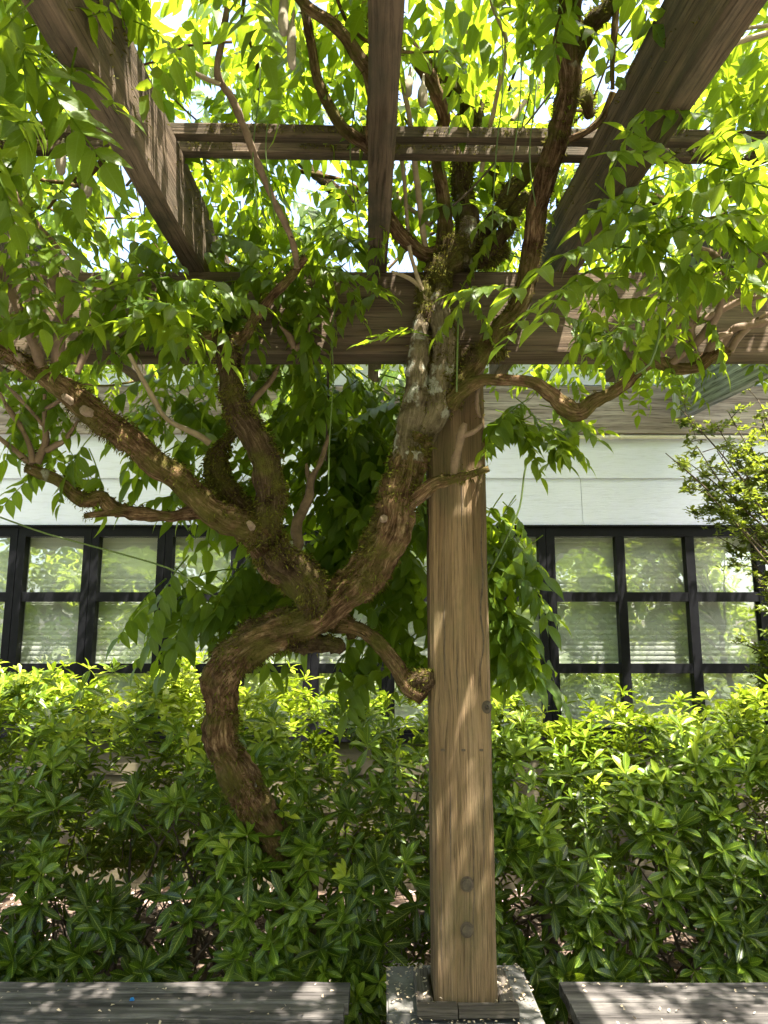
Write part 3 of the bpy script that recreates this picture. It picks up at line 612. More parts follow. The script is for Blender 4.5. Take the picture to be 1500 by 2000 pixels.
for pts in ([(60, 915, 2.31, 8), (54, 900, 2.31, 6), (18, 870, 2.3, 6), (-10, 848, 2.29, 5)], [(62, 905, 2.31, 7), (58, 872, 2.31, 5), (39, 832, 2.3, 5), (18, 800, 2.29, 5), (-10, 750, 2.28, 4)], [(72, 905, 2.32, 8), (92, 862, 2.32, 6), (88, 820, 2.31, 5), (87, 770, 2.3, 5)], [(92, 880, 2.32, 7), (110, 870, 2.31, 6), (129, 858, 2.3, 5), (153, 820, 2.29, 4)], [(92, 840, 2.32, 4), (68, 810, 2.31, 4), (40, 780, 2.3, 4), (10, 750, 2.3, 4)], [(88, 800, 2.3, 4), (120, 780, 2.29, 4), (135, 765, 2.29, 4)]): T(pts)
T([(560, 1092, 2.55, 14), (582, 1065, 2.6, 10), (577, 1023, 2.62, 10), (592, 995, 2.62, 9), (603, 968, 2.62, 9), (607, 938, 2.62, 7), (625, 905, 2.62, 5), (642, 850, 2.62, 4)])
T([(606, 945, 2.62, 5), (600, 925, 2.62, 4), (598, 905, 2.62, 4)])
T([(470, 810, 2.4, 7), (500, 775, 2.42, 6), (530, 745, 2.44, 6), (545, 715, 2.45, 4)])
T([(575, 680, 2.42, 7), (565, 655, 2.4, 6), (545, 635, 2.38, 4)]); T([(578, 684, 2.42, 6), (598, 660, 2.4, 5), (606, 632, 2.38, 4)])
C_([(832, 495, 2.44, 6), (817, 377, 2.3, 6), (803, 253, 2.15, 5), (790, 180, 2.05, 5), (778, 100, 1.97, 4)])
C_([(797, 465, 2.42, 4), (787, 333, 2.28, 4), (767, 225, 2.15, 4), (760, 150, 2.05, 3)])
C_([(838, 600, 2.4, 5), (820, 555, 2.38, 5), (805, 505, 2.36, 4), (800, 480, 2.35, 4)]); C_([(826, 565, 2.39, 4), (800, 545, 2.37, 4), (765, 530, 2.34, 3)])
C_([(940, 335, 2.3, 5), (957, 250, 2.2, 5), (978, 150, 2.05, 5), (988, 80, 1.95, 5), (965, 15, 1.85, 4), (955, -30, 1.8, 4)])
C_([(884, 172, 2.2, 9), (890, 138, 2.18, 7), (910, 110, 2.14, 6), (913, 67, 2.1, 6), (937, 33, 2.05, 5), (993, 0, 2.0, 4)])
C_([(842, 440, 2.5, 5), (800, 405, 2.5, 5), (765, 378, 2.5, 5), (740, 360, 2.5, 4)])
C_([(1375, 85, 1.7, 6), (1410, 95, 1.7, 6), (1450, 80, 1.7, 6), (1510, 62, 1.7, 5)]); C_([(1380, 62, 1.75, 4), (1430, 58, 1.75, 4), (1500, 50, 1.75, 4)])
C_([(1000, 235, 2.3, 5), (1040, 180, 2.3, 5), (1080, 140, 2.3, 4)])
B([(528, 1070, 2.43, 34), (575, 1122, 2.465, 36), (604, 1160, 2.49, 34), (622, 1195, 2.515, 24)], 'bark_mossy', 1.3, lump=.2)
# pale round pruning cuts on the trunk
for (px, py, D, r, dirx) in ((163, 800, 2.20, 11, (-.35, -1, .1)), (126, 774, 2.18, 8, (-.3, -1, .2)), (750, 1012, 2.375, 9, (.05, -1, .15)), (33, 694, 2.16, 8, (-.3, -1, .3)), (487, 1022, 2.32, 7, (0, -1, .1))):
    r *= .8; c = P(px, py, D); d = Vector(dirx).normalized(); y = d.orthogonal().normalized(); z = d.cross(y); rr = r * pxm(D, py); n = 14; V = []
    for (k1, k2) in ((1.25, -.05), (1.05, 0), (.95, .003), (.4, .002)): V += [c + d * k2 + (y * math.cos(2 * math.pi * k / n) + z * math.sin(2 * math.pi * k / n)) * rr * k1 * (1 + .1 * math.sin(k * 2.3)) for k in range(n)]
    F = [(i * n + k, i * n + (k + 1) % n, (i + 1) * n + (k + 1) % n, (i + 1) * n + k) for i in range(3) for k in range(n)] + [tuple(3 * n + k for k in range(n))]
    link('pruning_cut', pymesh('pruning_cut', V, F, True), M['endgrain'], trunk)
# hanging seed pods
for (px, py, D, L) in ((556, -15, 1.5, 80), (572, 40, 1.5, 90), (800, 150, 1.9, 34), (826, 165, 1.95, 40), (172, 340, 2.0, 40), (122, 290, 1.9, 45)):
    limb('seed_pod', [(px + 2, py - 20, D, 1.5), (px, py, D, 4), (px - 1, py + L * .3, D, 9), (px - 3, py + L * .7, D, 10), (px - 2, py + L, D, 8), (px - 1, py + L + 6, D, 2)], 'pod', vine, 0, segs=12, lump=.2)
# thin green runners
def runner(pts, r=1.6, mat='tendril'): limb('tendril', [(x, y, D, r) for x, y, D in pts], mat, vine, 0, segs=5, step=.03, rough=0, lump=0)
runner([(0, 1010, 2.0), (90, 1042, 2.05), (200, 1072, 2.1), (300, 1100, 2.15), (350, 1120, 2.2), (420, 1165, 2.3)], 1.8)
runner([(655, 590, 2.3), (648, 660, 2.31), (651, 740, 2.32), (644, 850, 2.34), (641, 950, 2.36)], 1.2); runner([(640, 712, 2.7), (640, 800, 2.7), (636, 900, 2.7)], 2.5, 'stem')
runner([(895, 620, 2.3), (893, 700, 2.3), (892, 765, 2.3)], 2); runner([(1300, 500, 1.7), (1290, 600, 1.7), (1288, 650, 1.7), (1270, 710, 1.72), (1240, 730, 1.75)], 2.5)
runner([(1045, 850, 2.6), (1025, 920, 2.6), (1015, 990, 2.6), (985, 1060, 2.6), (955, 1120, 2.6)], 2); runner([(840, 438, 2.4), (920, 370, 2.35), (1010, 265, 2.25), (1085, 170, 2.15)], 2.2, 'stem')
for x in (240, 290, 500, 525, 690, 975, 1010, 1040): runner([(x, -20, 1.9 + .1 * (x % 3)), (x + 8, 150, 1.95), (x - 6, 300, 2.0), (x + random.uniform(-20, 20), random.uniform(380, 470), 2.05)], 1.4)
print('limbs done')

# ---------------------------------------------------------------- leaves
def blade(rows, L, Wd, fold=.25, droop=.25, wave=0.):
    """one leaf along +Y: returns verts, tris, lf(u,t)"""
    V = [(0, 0, 0)]; A = [(0, 0)]
    for (t, w) in rows:
        z = -droop * L * t * t; y = L * t * (1 - .12 * droop * t); hw = Wd * w * .5
        wz = wave * L * math.sin(t * 9)
        V += [(-hw, y, z + fold * hw + wz), (0, y, z), (hw, y, z + fold * hw - wz)]; A += [(-1, t), (0, t), (1, t)]
    V.append((0, L * (1 - .12 * droop), -droop * L)); A.append((0, 1))
    T = [(0, 2, 1), (0, 3, 2)]
    for i in range(len(rows) - 1):
        a = 1 + 3 * i; b = a + 3
        T += [(a, a + 1, b + 1), (a, b + 1, b), (a + 1, a + 2, b + 2), (a + 1, b + 2, b + 1)]
    a = 1 + 3 * (len(rows) - 1); e = len(V) - 1
    T += [(a, a + 1, e), (a + 1, a + 2, e)]
    return np.array(V), np.array(T), np.array(A)
OV_HI = [(.09, .55), (.26, .97), (.5, .92), (.72, .55), (.88, .17)]
OV_LO = [(.28, .98), (.70, .62)]
LAN_HI = [(.22, .42), (.5, .92), (.72, 1.0), (.9, .55)]
LAN_LO = [(.3, .6), (.68, 1.0), (.9, .5)]
def rot(axis, a):
    return np.array(Matrix.Rotation(a, 3, axis))
def compound(r, rows, L=.25, pairs=5, leaf=.078, rachis=True):
    """pinnate wisteria leaf: rachis along +Y, drooping to -Z"""
    VV, TT, AA = [], [], []; off = 0
    bend = r.uniform(.15, .5); side = r.uniform(-.12, .12)
    def pos(t): return np.array([side * L * t * t, L * t, -bend * L * t * t])
    def put(V, T, A, M3, p, tint):
        nonlocal off
        VV.append(V @ M3.T + p); TT.append(T + off); AA.append(np.c_[A, np.full(len(A), tint)]); off += len(V)
    tint = r.uniform(.15, .85); drp = r.uniform(-42, -6)
    for i in range(pairs):
        t = .28 + .62 * i / max(1, pairs - 1); sz = leaf * (.8 + .35 * math.sin(math.pi * (i + .6) / pairs)) * r.uniform(.85, 1.12)
        for s in (-1, 1):
            V, T, A = blade(rows, sz, sz * r.uniform(.40, .50), r.uniform(.1, .45), r.uniform(.05, .45), r.uniform(-.015, .03))
            M3 = rot('Z', -s * R(r.uniform(52, 68))) @ rot('X', R(drp + r.uniform(-14, 12))) @ rot('Y', R(r.uniform(-16, 16)))
            put(V, T, A, M3, pos(t), min(1, max(0, tint + r.uniform(-.2, .2))))
    V, T, A = blade(rows, leaf * 1.15, leaf * .5, .2, .3)
    put(V, T, A, rot('X', R(r.uniform(-40, -5))), pos(.98), tint)
    if rachis:
        V = []; n = 6
        for i in range(n):
            p = pos(i / (n - 1)); w = .0018 * (1.3 - .6 * i / n)
            V += [p + (-w, 0, 0), p + (w, 0, w * .4), p + (0, 0, -w * 1.6)]
        T = [(3 * i + k, 3 * i + (k + 1) % 3, 3 * i + 3 + (k + 1) % 3) for i in range(n - 1) for k in range(3)] + [(3 * i + k, 3 * i + 3 + (k + 1) % 3, 3 * i + 3 + k) for i in range(n - 1) for k in range(3)]
        put(np.array(V), np.array(T), np.zeros((len(V), 2)) + (.5, .5), np.eye(3), np.zeros(3), .9)
    return np.vstack(VV), np.vstack(TT), np.vstack(AA)
def whorl(r, rows, n=7, L=.085, Wd=.026, up=.5):
    """rosette of leaves round +Z"""
    VV, TT, AA = [], [], []; off = 0; tint = 0.
    for i in range(n):
        inner = i < n * .35
        l = L * r.uniform(.75, 1.1) * (.75 if inner else 1)
        V, T, A = blade(rows, l, Wd * r.uniform(.85, 1.15), r.uniform(.2, .6), r.uniform(-.05, .35))
        el = r.uniform(35, 60) if inner else r.uniform(-15, 32)
        M3 = rot('Z', 2 * math.pi * i * .382 + r.uniform(-.25, .25)) @ rot('X', R(el)) @ rot('Y', R(r.uniform(-20, 20)))
        VV.append(V @ M3.T + np.array([0, 0, r.uniform(-.012, .006)])); TT.append(T + off); AA.append(np.c_[A, np.full(len(A), r.uniform(-.12, .12) + (.12 if inner else 0))]); off += len(V)
    return np.vstack(VV), np.vstack(TT), np.vstack(AA)
def frame(d, up):
    """3x3 with +Y along d and +Z near up"""
    y = Vector(d).normalized(); z = Vector(up); z = z - y * z.dot(y)
    if z.length < 1e-4: z = y.orthogonal()
    z.normalize(); x = y.cross(z)
    return np.array(Matrix((x, y, z)).transposed())
def scatter(name, templates, items, mat, parent, kind='stuff'):
    """join many placed leaves into one mesh; items = (template, M3, scale, pos, tint shift)"""
    VV, TT, AA = [], [], []; off = 0
    for (k, M3, s, p, dt) in items:
        V, T, A = templates[k]
        VV.append(V @ (M3.T * s) + p); TT.append(T + off); a = A.copy(); a[:, 2] = np.clip(a[:, 2] + dt, 0.01, .99); AA.append(a); off += len(V)
    if not VV: return None
    o = link(name, trimesh(name, np.vstack(VV), np.vstack(TT), {'lf': np.vstack(AA)}, True), mat, parent)
    if kind: o['kind'] = kind
    return o
def leaf_objects(name, templates, items, mat, parent, tintbins=4):
    """the largest leaves in view, each an object of its own (shared meshes)"""
    cache = {}
    for (k, M3, s, p, dt) in items:
        b = int(np.clip((dt + .5) * tintbins, 0, tintbins - 1))
        if (k, b) not in cache:
            V, T, A = templates[k]; a = A.copy(); a[:, 2] = np.clip(a[:, 2] + (b + .5) / tintbins - .5, .01, .99)
            cache[(k, b)] = trimesh(name, V, T, {'lf': a}, True)
        Mx = Matrix(M3.tolist()).to_4x4() @ Matrix.Scale(s, 4); Mx.translation = Vector(p)
        link(name, cache[(k, b)], mat, parent, Mx)
def seen(p):
    """size weight of a point in the photograph (0 = out of frame)"""
    v = Vector(p) - Vector((0, 0, CAM_Z)); zd = v.y * CP + v.z * SP
    if zd < .2: return 0, 0, 0
    x = 750 + FPX * v.x / zd; y = 1000 - FPX * (-v.y * SP + v.z * CP) / zd
    return (1 / zd if -60 < x < 1560 and -60 < y < 2060 else 0), x, y

tr = random.Random(11)
WH = [compound(tr, OV_HI, tr.uniform(.22, .30), tr.choice((4, 5, 5, 6)), tr.uniform(.068, .086)) for _ in range(9)]
WL = [compound(tr, OV_LO, tr.uniform(.22, .30), tr.choice((4, 5, 5, 6)), tr.uniform(.068, .086), False) for _ in range(9)]

# gaps in the canopy through which the sun falls: (point lit below, radius)
GAPS = [((-1.5, 3.75, 1.3), .38), ((-1.05, 3.85, 1.35), .46), ((-.65, 3.85, 1.3), .36), ((-.1, 4.0, 1.2), .12), ((1.0, 3.7, 1.15), .14), ((1.5, 3.8, 1.2), .14), ((.65, 3.5, 1.1), .09),
        ((1.05, 2.42, .45), .05), ((1.18, 2.47, .45), .07), ((1.3, 2.5, .45), .07), ((1.42, 2.42, .45), .06), ((1.22, 2.33, .45), .06), 
        ((.3, 2.35, .46), .05), ((.42, 2.5, .46), .05), ((-.5, 4.25, .03), .12), ((-.2, 4.3, .03), .12), ((-1.4, 4.2, .03), .1), ((-1.0, 4.2, .03), .1), ((.95, 4.2, .03), .12), ((1.5, 4.3, .03), .1),
        ((.9, 1.6, 2.35), .22), ((1.15, 1.8, 2.4), .2), ((.7, 1.8, 2.3), .12), ((-.1, 2.3, 2.55), .06), ((-.75, 2.1, 2.5), .10), ((-.9, 2.25, 2.3), .06), ((-.35, 2.4, 2.0), .04),
        ((.65, 2.49, 2.65), .04), ((.72, 2.49, 2.6), .03), ((2.0, 4.4, 1.9), .3), ((2.0, 4.4, 1.2), .2), ((.31, 2.45, 2.12), .12), ((.27, 2.45, 2.0), .13), ((.24, 2.45, 1.93), .12), ((.32, 2.45, 2.05), .10), ((.23, 2.45, 1.76), .10)]
SUNn = np.array(SUN)
def gap_t(p, gaps=None):
    best = 9.
    for (q, r) in (gaps or GAPS):
        v = p - np.array(q); d = np.linalg.norm(v - SUNn * v.dot(SUNn)); best = min(best, d / (r + (.13 if r >= .05 else .03)))
    return best

# canopy over the pergola
canopy = []
def place_leaf(p, d, up, s, dt, lst, hi): lst.append((tr.randrange(9), frame(d, up), s, np.array(p), dt))
n_try = 0
CELLS = [(-3.9 + .25 * i, -1.3 + .25 * j) for i in range(34) for j in range(24)]; tr.shuffle(CELLS)
while len(canopy) < 9600 and n_try < 60000:
    n_try += 1
    gx, gy = CELLS[n_try % len(CELLS)]; x, y = gx + tr.uniform(0, .25), gy + tr.uniform(0, .25)
    if y > 4.68: continue
    layer = tr.random()
    z = raf_z(y) + RH + ((.14 if y < 2.3 else .04) + .50 * layer ** 1.2) + .10 * noise.noise(Vector((x * .9, y * .9, 3)))
    if y > 3.2: z = raf_z(y) + RH - .05 + .6 * layer
    p = np.array((x, y, z))
    den = noise.noise(Vector((x * 1.5, y * 1.5, z * 1.2))) * .9 + .62
    if y > 2.9: den -= .30
    if y > 4.4: den += .45
    if y < 2.2: den += .30
    if tr.random() > den: continue
    if gap_t(p) < 1.0 + .35 * noise.noise(Vector((x * 6, y * 6, z * 6))): continue
    az = tr.uniform(0, 2 * math.pi); el = R(tr.gauss(-18, 22))
    d = (math.cos(az) * math.cos(el), math.sin(az) * math.cos(el), math.sin(el))
    place_leaf(p, d, (tr.gauss(0, .35), tr.gauss(0, .35), 1), tr.uniform(.72, 1.15), tr.gauss(0, .25), canopy, False)
print('canopy', len(canopy), n_try)

# sprays hanging in view: (px, py, rx, ry, D, dD, n, scale, droop)
near = []
CL = [(25, 110, 70, 170, 1.30, .12, 10, .95, -26), (110, 20, 60, 30, 1.4, .1, 3, .9, -25), (40, 470, 90, 130, 1.9, .2, 17, 1, -32), (10, 300, 50, 80, 1.6, .2, 6, 1, -40), (270, 590, 170, 40, 2.05, .08, 14, 1, -12), (200, 520, 110, 50, 2.2, .1, 10, 1, -20),
      (70, 800, 110, 90, 2.38, .08, 15, .85, -45), (150, 880, 60, 40, 2.36, .05, 5, .8, -50), (500, 560, 130, 45, 2.35, .06, 15, .95, -35), (640, 500, 90, 55, 2.35, .1, 14, 1, -30), (420, 600, 60, 40, 2.4, .05, 6, .9, -45), (400, 470, 120, 60, 2.7, .2, 18, 1, -25), (560, 440, 110, 60, 2.8, .2, 14, 1, -25),
      (330, 770, 90, 60, 2.85, .15, 13, 1.05, -32), (620, 790, 170, 80, 2.9, .2, 40, 1.2, -34), (560, 700, 120, 40, 2.75, .1, 12, 1.1, -40), (680, 940, 140, 110, 2.95, .18, 46, 1.2, -34), (390, 920, 80, 60, 2.85, .12, 14, 1.1, -36), (530, 1110, 130, 50, 2.9, .15, 20, 1.2, -32), (400, 1170, 90, 40, 2.8, .12, 11, 1.15, -34), (650, 1090, 70, 60, 2.95, .15, 15, 1.2, -34), (745, 850, 60, 110, 2.9, .15, 22, 1.1, -36), (700, 1280, 60, 20, 2.8, .06, 3, 1.05, -30), (790, 1140, 45, 120, 2.95, .12, 17, 1.1, -38), (800, 1280, 25, 40, 2.9, .1, 3, 1.0, -40),
      (975, 1110, 30, 80, 2.85, .12, 11, 1.2, -30), (985, 1220, 30, 50, 2.8, .1, 8, 1.25, -34), (985, 1010, 30, 40, 2.9, .1, 4, .9, -38), (1000, 1075, 30, 30, 2.8, .06, 4, 1.2, -25), (1020, 820, 70, 35, 2.42, .06, 16, .8, -20), (1150, 640, 90, 35, 2.35, .06, 7, .85, -25), (1120, 850, 50, 25, 2.45, .05, 4, .75, -40),
      (1390, 410, 130, 70, 1.75, .15, 28, .9, -6), (1430, 530, 100, 60, 1.95, .12, 16, .85, -14), (1230, 430, 50, 40, 1.7, .08, 6, .9, -12), (1200, 560, 60, 40, 1.75, .08, 4, .9, -18), (1130, 630, 90, 40, 2.3, .08, 12, .85, -40), (1440, 320, 80, 60, 1.6, .12, 10, .9, -8), (1300, 610, 110, 40, 2.1, .08, 7, .8, -30), (260, 640, 130, 25, 2.4, .05, 8, .85, -25), (570, 640, 70, 30, 2.42, .04, 6, .8, -40), (720, 570, 50, 30, 2.4, .05, 3, .85, -35), (1230, 260, 60, 40, 1.5, .05, 2, .85, -15),
      (920, 590, 60, 40, 2.3, .05, 5, .8, -30), (980, 650, 60, 40, 2.3, .06, 6, .8, -45), (960, 420, 60, 50, 2.35, .08, 4, .85, -25), (740, 430, 15, 20, 2.2, .05, 2, .7, -60), (880, 850, 30, 20, 2.34, .02, 1, .5, -60)]
for (cx, cy_, rx, ry, D, dD, n, sc, dr) in CL:
    for _ in range(int(n * 1.4) if D > 2.6 else n):
        px, py = cx + tr.gauss(0, .55) * rx, cy_ + tr.gauss(0, .55) * ry
        p = P(px, py, D + tr.gauss(0, dD * .6))
        if D < 2.4 and gap_t(np.array(p), GAPS[-5:]) < .6: continue
        out = tr.choice((-1, 1)) * tr.uniform(.3, 1) if abs(px - cx) < rx * .3 else (1 if px > cx else -1) * tr.uniform(.3, 1)
        el = R(tr.gauss(dr, 13)); az = math.atan2(tr.uniform(-.75, .35), out)
        d = Vector((math.cos(az) * math.cos(el), math.sin(az) * math.cos(el), math.sin(el)))
        near.append((tr.randrange(9), frame(d, (tr.gauss(0, .3), tr.gauss(-.15, .3), 1)), sc * tr.uniform(.8, 1.15), np.array(p - d * .1 * sc), tr.gauss(.22 if D > 2.6 else -.02, .2)))  # far sprays tinted lighter to imitate light reaching them from the wall
# sprays one can pick out: (base px, tip px, D base, D tip, scale)
for (bx_, by_, tx, ty, D0, D1, sc) in [(838, 655, 700, 640, 2.25, 2.1, .85), (1185, 480, 985, 525, 1.7, 1.5, .9), (1190, 520, 1000, 600, 1.75, 1.55, .9), (1120, 560, 960, 640, 1.8, 1.7, .85), (1010, 560, 860, 585, 2.2, 2.1, .8), (440, 600, 200, 590, 2.1, 1.9, 1.0), (430, 590, 240, 640, 2.15, 2.0, 1.0), (330, 540, 130, 600, 2.1, 1.95, 1.0), (840, 1310, 640, 1320, 2.75, 2.7, .9), (520, 1180, 270, 1230, 2.75, 2.65, 1.0), (470, 1110, 250, 1160, 2.8, 2.7, .95), (960, 1100, 1090, 1170, 2.8, 2.7, 1.0), (960, 1200, 1080, 1310, 2.75, 2.7, 1.0), (950, 830, 1100, 850, 2.4, 2.35, .8), (1390, 230, 1240, 220, 1.6, 1.5, .8), (1340, 330, 1230, 215, 1.6, 1.55, .8), (150, 90, 90, 330, 1.35, 1.3, 1.0), (40, 60, 60, 300, 1.2, 1.2, 1.0), (260, 40, 380, 110, 1.5, 1.5, .9), (590, 520, 760, 540, 2.3, 2.2, 1.0), (640, 530, 560, 620, 2.3, 2.25, .9), (900, 400, 990, 400, 2.2, 2.1, .8), (1260, 720, 1240, 800, 2.15, 2.1, .7), (1300, 700, 1330, 760, 2.15, 2.1, .7), (430, 960, 240, 1000, 2.7, 2.6, .9), (640, 730, 470, 760, 2.6, 2.5, .9), (700, 740, 600, 850, 2.6, 2.5, 1.0)]:
    a, b = P(bx_, by_, D0), P(tx, ty, D1); d = b - a
    near.append((tr.randrange(9), frame(d + Vector((0, 0, d.length * .25)), (0, -.25, 1)), max(.55, min(1.15, d.length / .30)), np.array(a), tr.gauss(.05, .15)))
rank = sorted(range(len(near)), key=lambda i: -seen(near[i][3])[0] * near[i][2] * (1.4 if seen(near[i][3])[0] else 0))
best = set(rank[:300])
leaf_objects('leaf', WH, [near[i] for i in range(len(near)) if i in best], M['wist'], vine)
scatter('hanging_foliage', WH, [near[i] for i in range(len(near)) if i not in best], M['wist'], vine)
scatter('canopy_foliage', WL, canopy, M['wist'], vine)
print('near', len(near))

# canopy stems, too many to count
Vs, Fs, As = [], [], []
for _ in range(230):
    x, y = tr.uniform(-3, 3.3), tr.uniform(.2, 5.2); z = raf_z(y) + RH + tr.uniform(.0, .5); az = tr.uniform(0, 6.28)
    pts = []; r = tr.choice((.003, .003, .004, .006, .009)); p = Vector((x, y, z)); d = Vector((math.cos(az), math.sin(az), tr.uniform(-.25, .3)))
    for i in range(tr.randint(4, 7)):
        pts.append((p.copy(), r * (1 - .1 * i))); d = (d + Vector((tr.gauss(0, .35), tr.gauss(0, .35), tr.gauss(0, .25)))).normalized(); p = p + d * tr.uniform(.12, .22)
    V, F, A, _s = tube(pts, 6, .035, .1, .1, tr.uniform(0, 40)); o = len(Vs); Vs += V; As += A; Fs += [tuple(i + o for i in f) for f in F]
me = pymesh('canopy_stems', Vs, Fs, True); set_tb(me, As); tag(link('canopy_stems', me, M['bark'], vine), kind='stuff')

# moss and lichen tufts on bark and timber
def blades(samples, n, lmin, lmax, lst):
    for _ in range(n):
        q, d, r = samples[tr.randrange(len(samples))]
        q = q + Vector((tr.gauss(0, .004), tr.gauss(0, .004), tr.gauss(0, .004)))
        if noise.noise(q * 9) + .35 * d.z + tr.gauss(0, .12) < lst[1]: continue
        dd = (d + Vector((tr.gauss(0, .6), tr.gauss(0, .6), tr.gauss(-.15, .6)))).normalized(); l = tr.uniform(lmin, lmax)
        s = dd.orthogonal().normalized(); s = (Matrix.Rotation(tr.uniform(0, 6.28), 3, dd) @ s) * l * .13
        m = q + dd * l * .55 + s * .3; e = q + dd * l + Vector((0, 0, -l * .25))
        lst[0].append((q - s, q + s, m + s * .8, e, tr.uniform(0, 1)))
ML = []
for (Sm, wgt) in MOSS:
    area = len(Sm); rm = sum(s[2] for s in Sm[::50]) / len(Sm[::50])
    blades(Sm, int(wgt * area * (2.8 if rm < .03 else 5.0)), .006, .017, (ML, .20 - .42 * wgt))
Va = np.array([c for b in ML for c in (b[0], b[1], b[2], b[3])]).reshape(-1, 3)
k = np.arange(len(ML))[:, None] * 4; Ta = np.concatenate([k + (0, 1, 2), k + (0, 2, 3)], 0)
Aa = np.repeat(np.array([[0.5, .5, b[4]] for b in ML]), 4, 0)
tag(link('moss', trimesh('moss', Va, Ta, {'lf': Aa}), M['moss'], vine), kind='stuff')
print('moss', len(ML))
ML2 = []
def wood_samples():
    out = []
    for x in (-.66, -.022, .645):
        for _ in range(2600):
            y = tr.uniform(.6, 3.6); s = tr.choice((-1, 1, 0)); zz = tr.random() ** .6
            if s == 0: out.append((Vector((x + RYAW * (y - 2.49) + tr.uniform(-.03, .03), y, raf_z(y) + RH)), Vector((0, 0, 1)), .1))
            else: out.append((Vector((x + RYAW * (y - 2.49) + s * RW / 2, y, raf_z(y) + RH * zz)), Vector((s, 0, .2)), .1))
    for yc in (2.068, 2.162):
        for _ in range(3200):
            x = tr.uniform(-1.9, 2.2); zc = raf_z(yc) + RH + tr.uniform(.01, .042)
            out.append((Vector((x, yc + .0206 * x - .001, zc)), Vector((0, -1, .4)), .1))
    for _ in range(5200):
        x = tr.uniform(-2.2, 2.4); out.append((Vector((x, 2.49 + tr.uniform(0, .1), BZ1)), Vector((0, -.2, 1)), .1))
    return out
blades(wood_samples(), 26000, .005, .014, (ML2, .16))
Va = np.array([c for b in ML2 for c in (b[0], b[1], b[2], b[3])]).reshape(-1, 3)
k = np.arange(len(ML2))[:, None] * 4; Ta = np.concatenate([k + (0, 1, 2), k + (0, 2, 3)], 0)
Aa = np.repeat(np.array([[0.5, .5, b[4] * .7] for b in ML2]), 4, 0)
tag(link('moss', trimesh('moss', Va, Ta, {'lf': Aa}), M['moss'], per), kind='stuff')

# ---------------------------------------------------------------- hedge shrubs
hr = random.Random(5)
HW = [whorl(hr, LAN_HI, hr.randint(7, 10), hr.uniform(.085, .112), hr.uniform(.022, .028)) for _ in range(10)]
HWL = [whorl(hr, LAN_LO, hr.randint(6, 9), hr.uniform(.08, .108), hr.uniform(.021, .027)) for _ in range(10)]
def htop(x): return 1.27 + .09 * max(0, min(1, (-.3 - x) / .4)) + .09 * noise.noise(Vector((x * 2.6, 0, 4))) - .05 * max(0, min(1, (x - .5) / .3)) + .05 * max(0, min(1, (x - 1.3) / .4)) - .07 * max(0, 1 - abs(x - .75) / .5)
HOLES = [(P(575, 1700, 3.0), .11), (P(645, 1790, 3.0), .12), (P(560, 1800, 3.0), .10), (P(600, 1850, 3.0), .16), (P(500, 1835, 3.0), .10), (P(300, 1810, 3.0), .10), (P(240, 1690, 3.0), .13), (P(120, 1810, 3.0), .09), (P(400, 1830, 3.0), .09), (P(1060, 1820, 3.0), .10), (P(1250, 1690, 3.0), .11), (P(1090, 1880, 3.0), .10), (P(880, 1790, 3.0), .07), (P(640, 1540, 3.0), .05), (P(1190, 1840, 3.0), .06), (P(700, 1640, 3.0), .1), (P(160, 1640, 3.0), .12), (P(350, 1650, 3.0), .08)]
shrub_specs = [(-2.7, -1.02, 'tall glossy shrub under the casements with sunlit yellow-green tips above the bench'),
               (-1.02, .44, 'dark glossy shrub hugging the foot of the twisted wisteria trunk'),
               (.44, 2.9, 'spreading glossy shrub right of the post below the fixed window')]
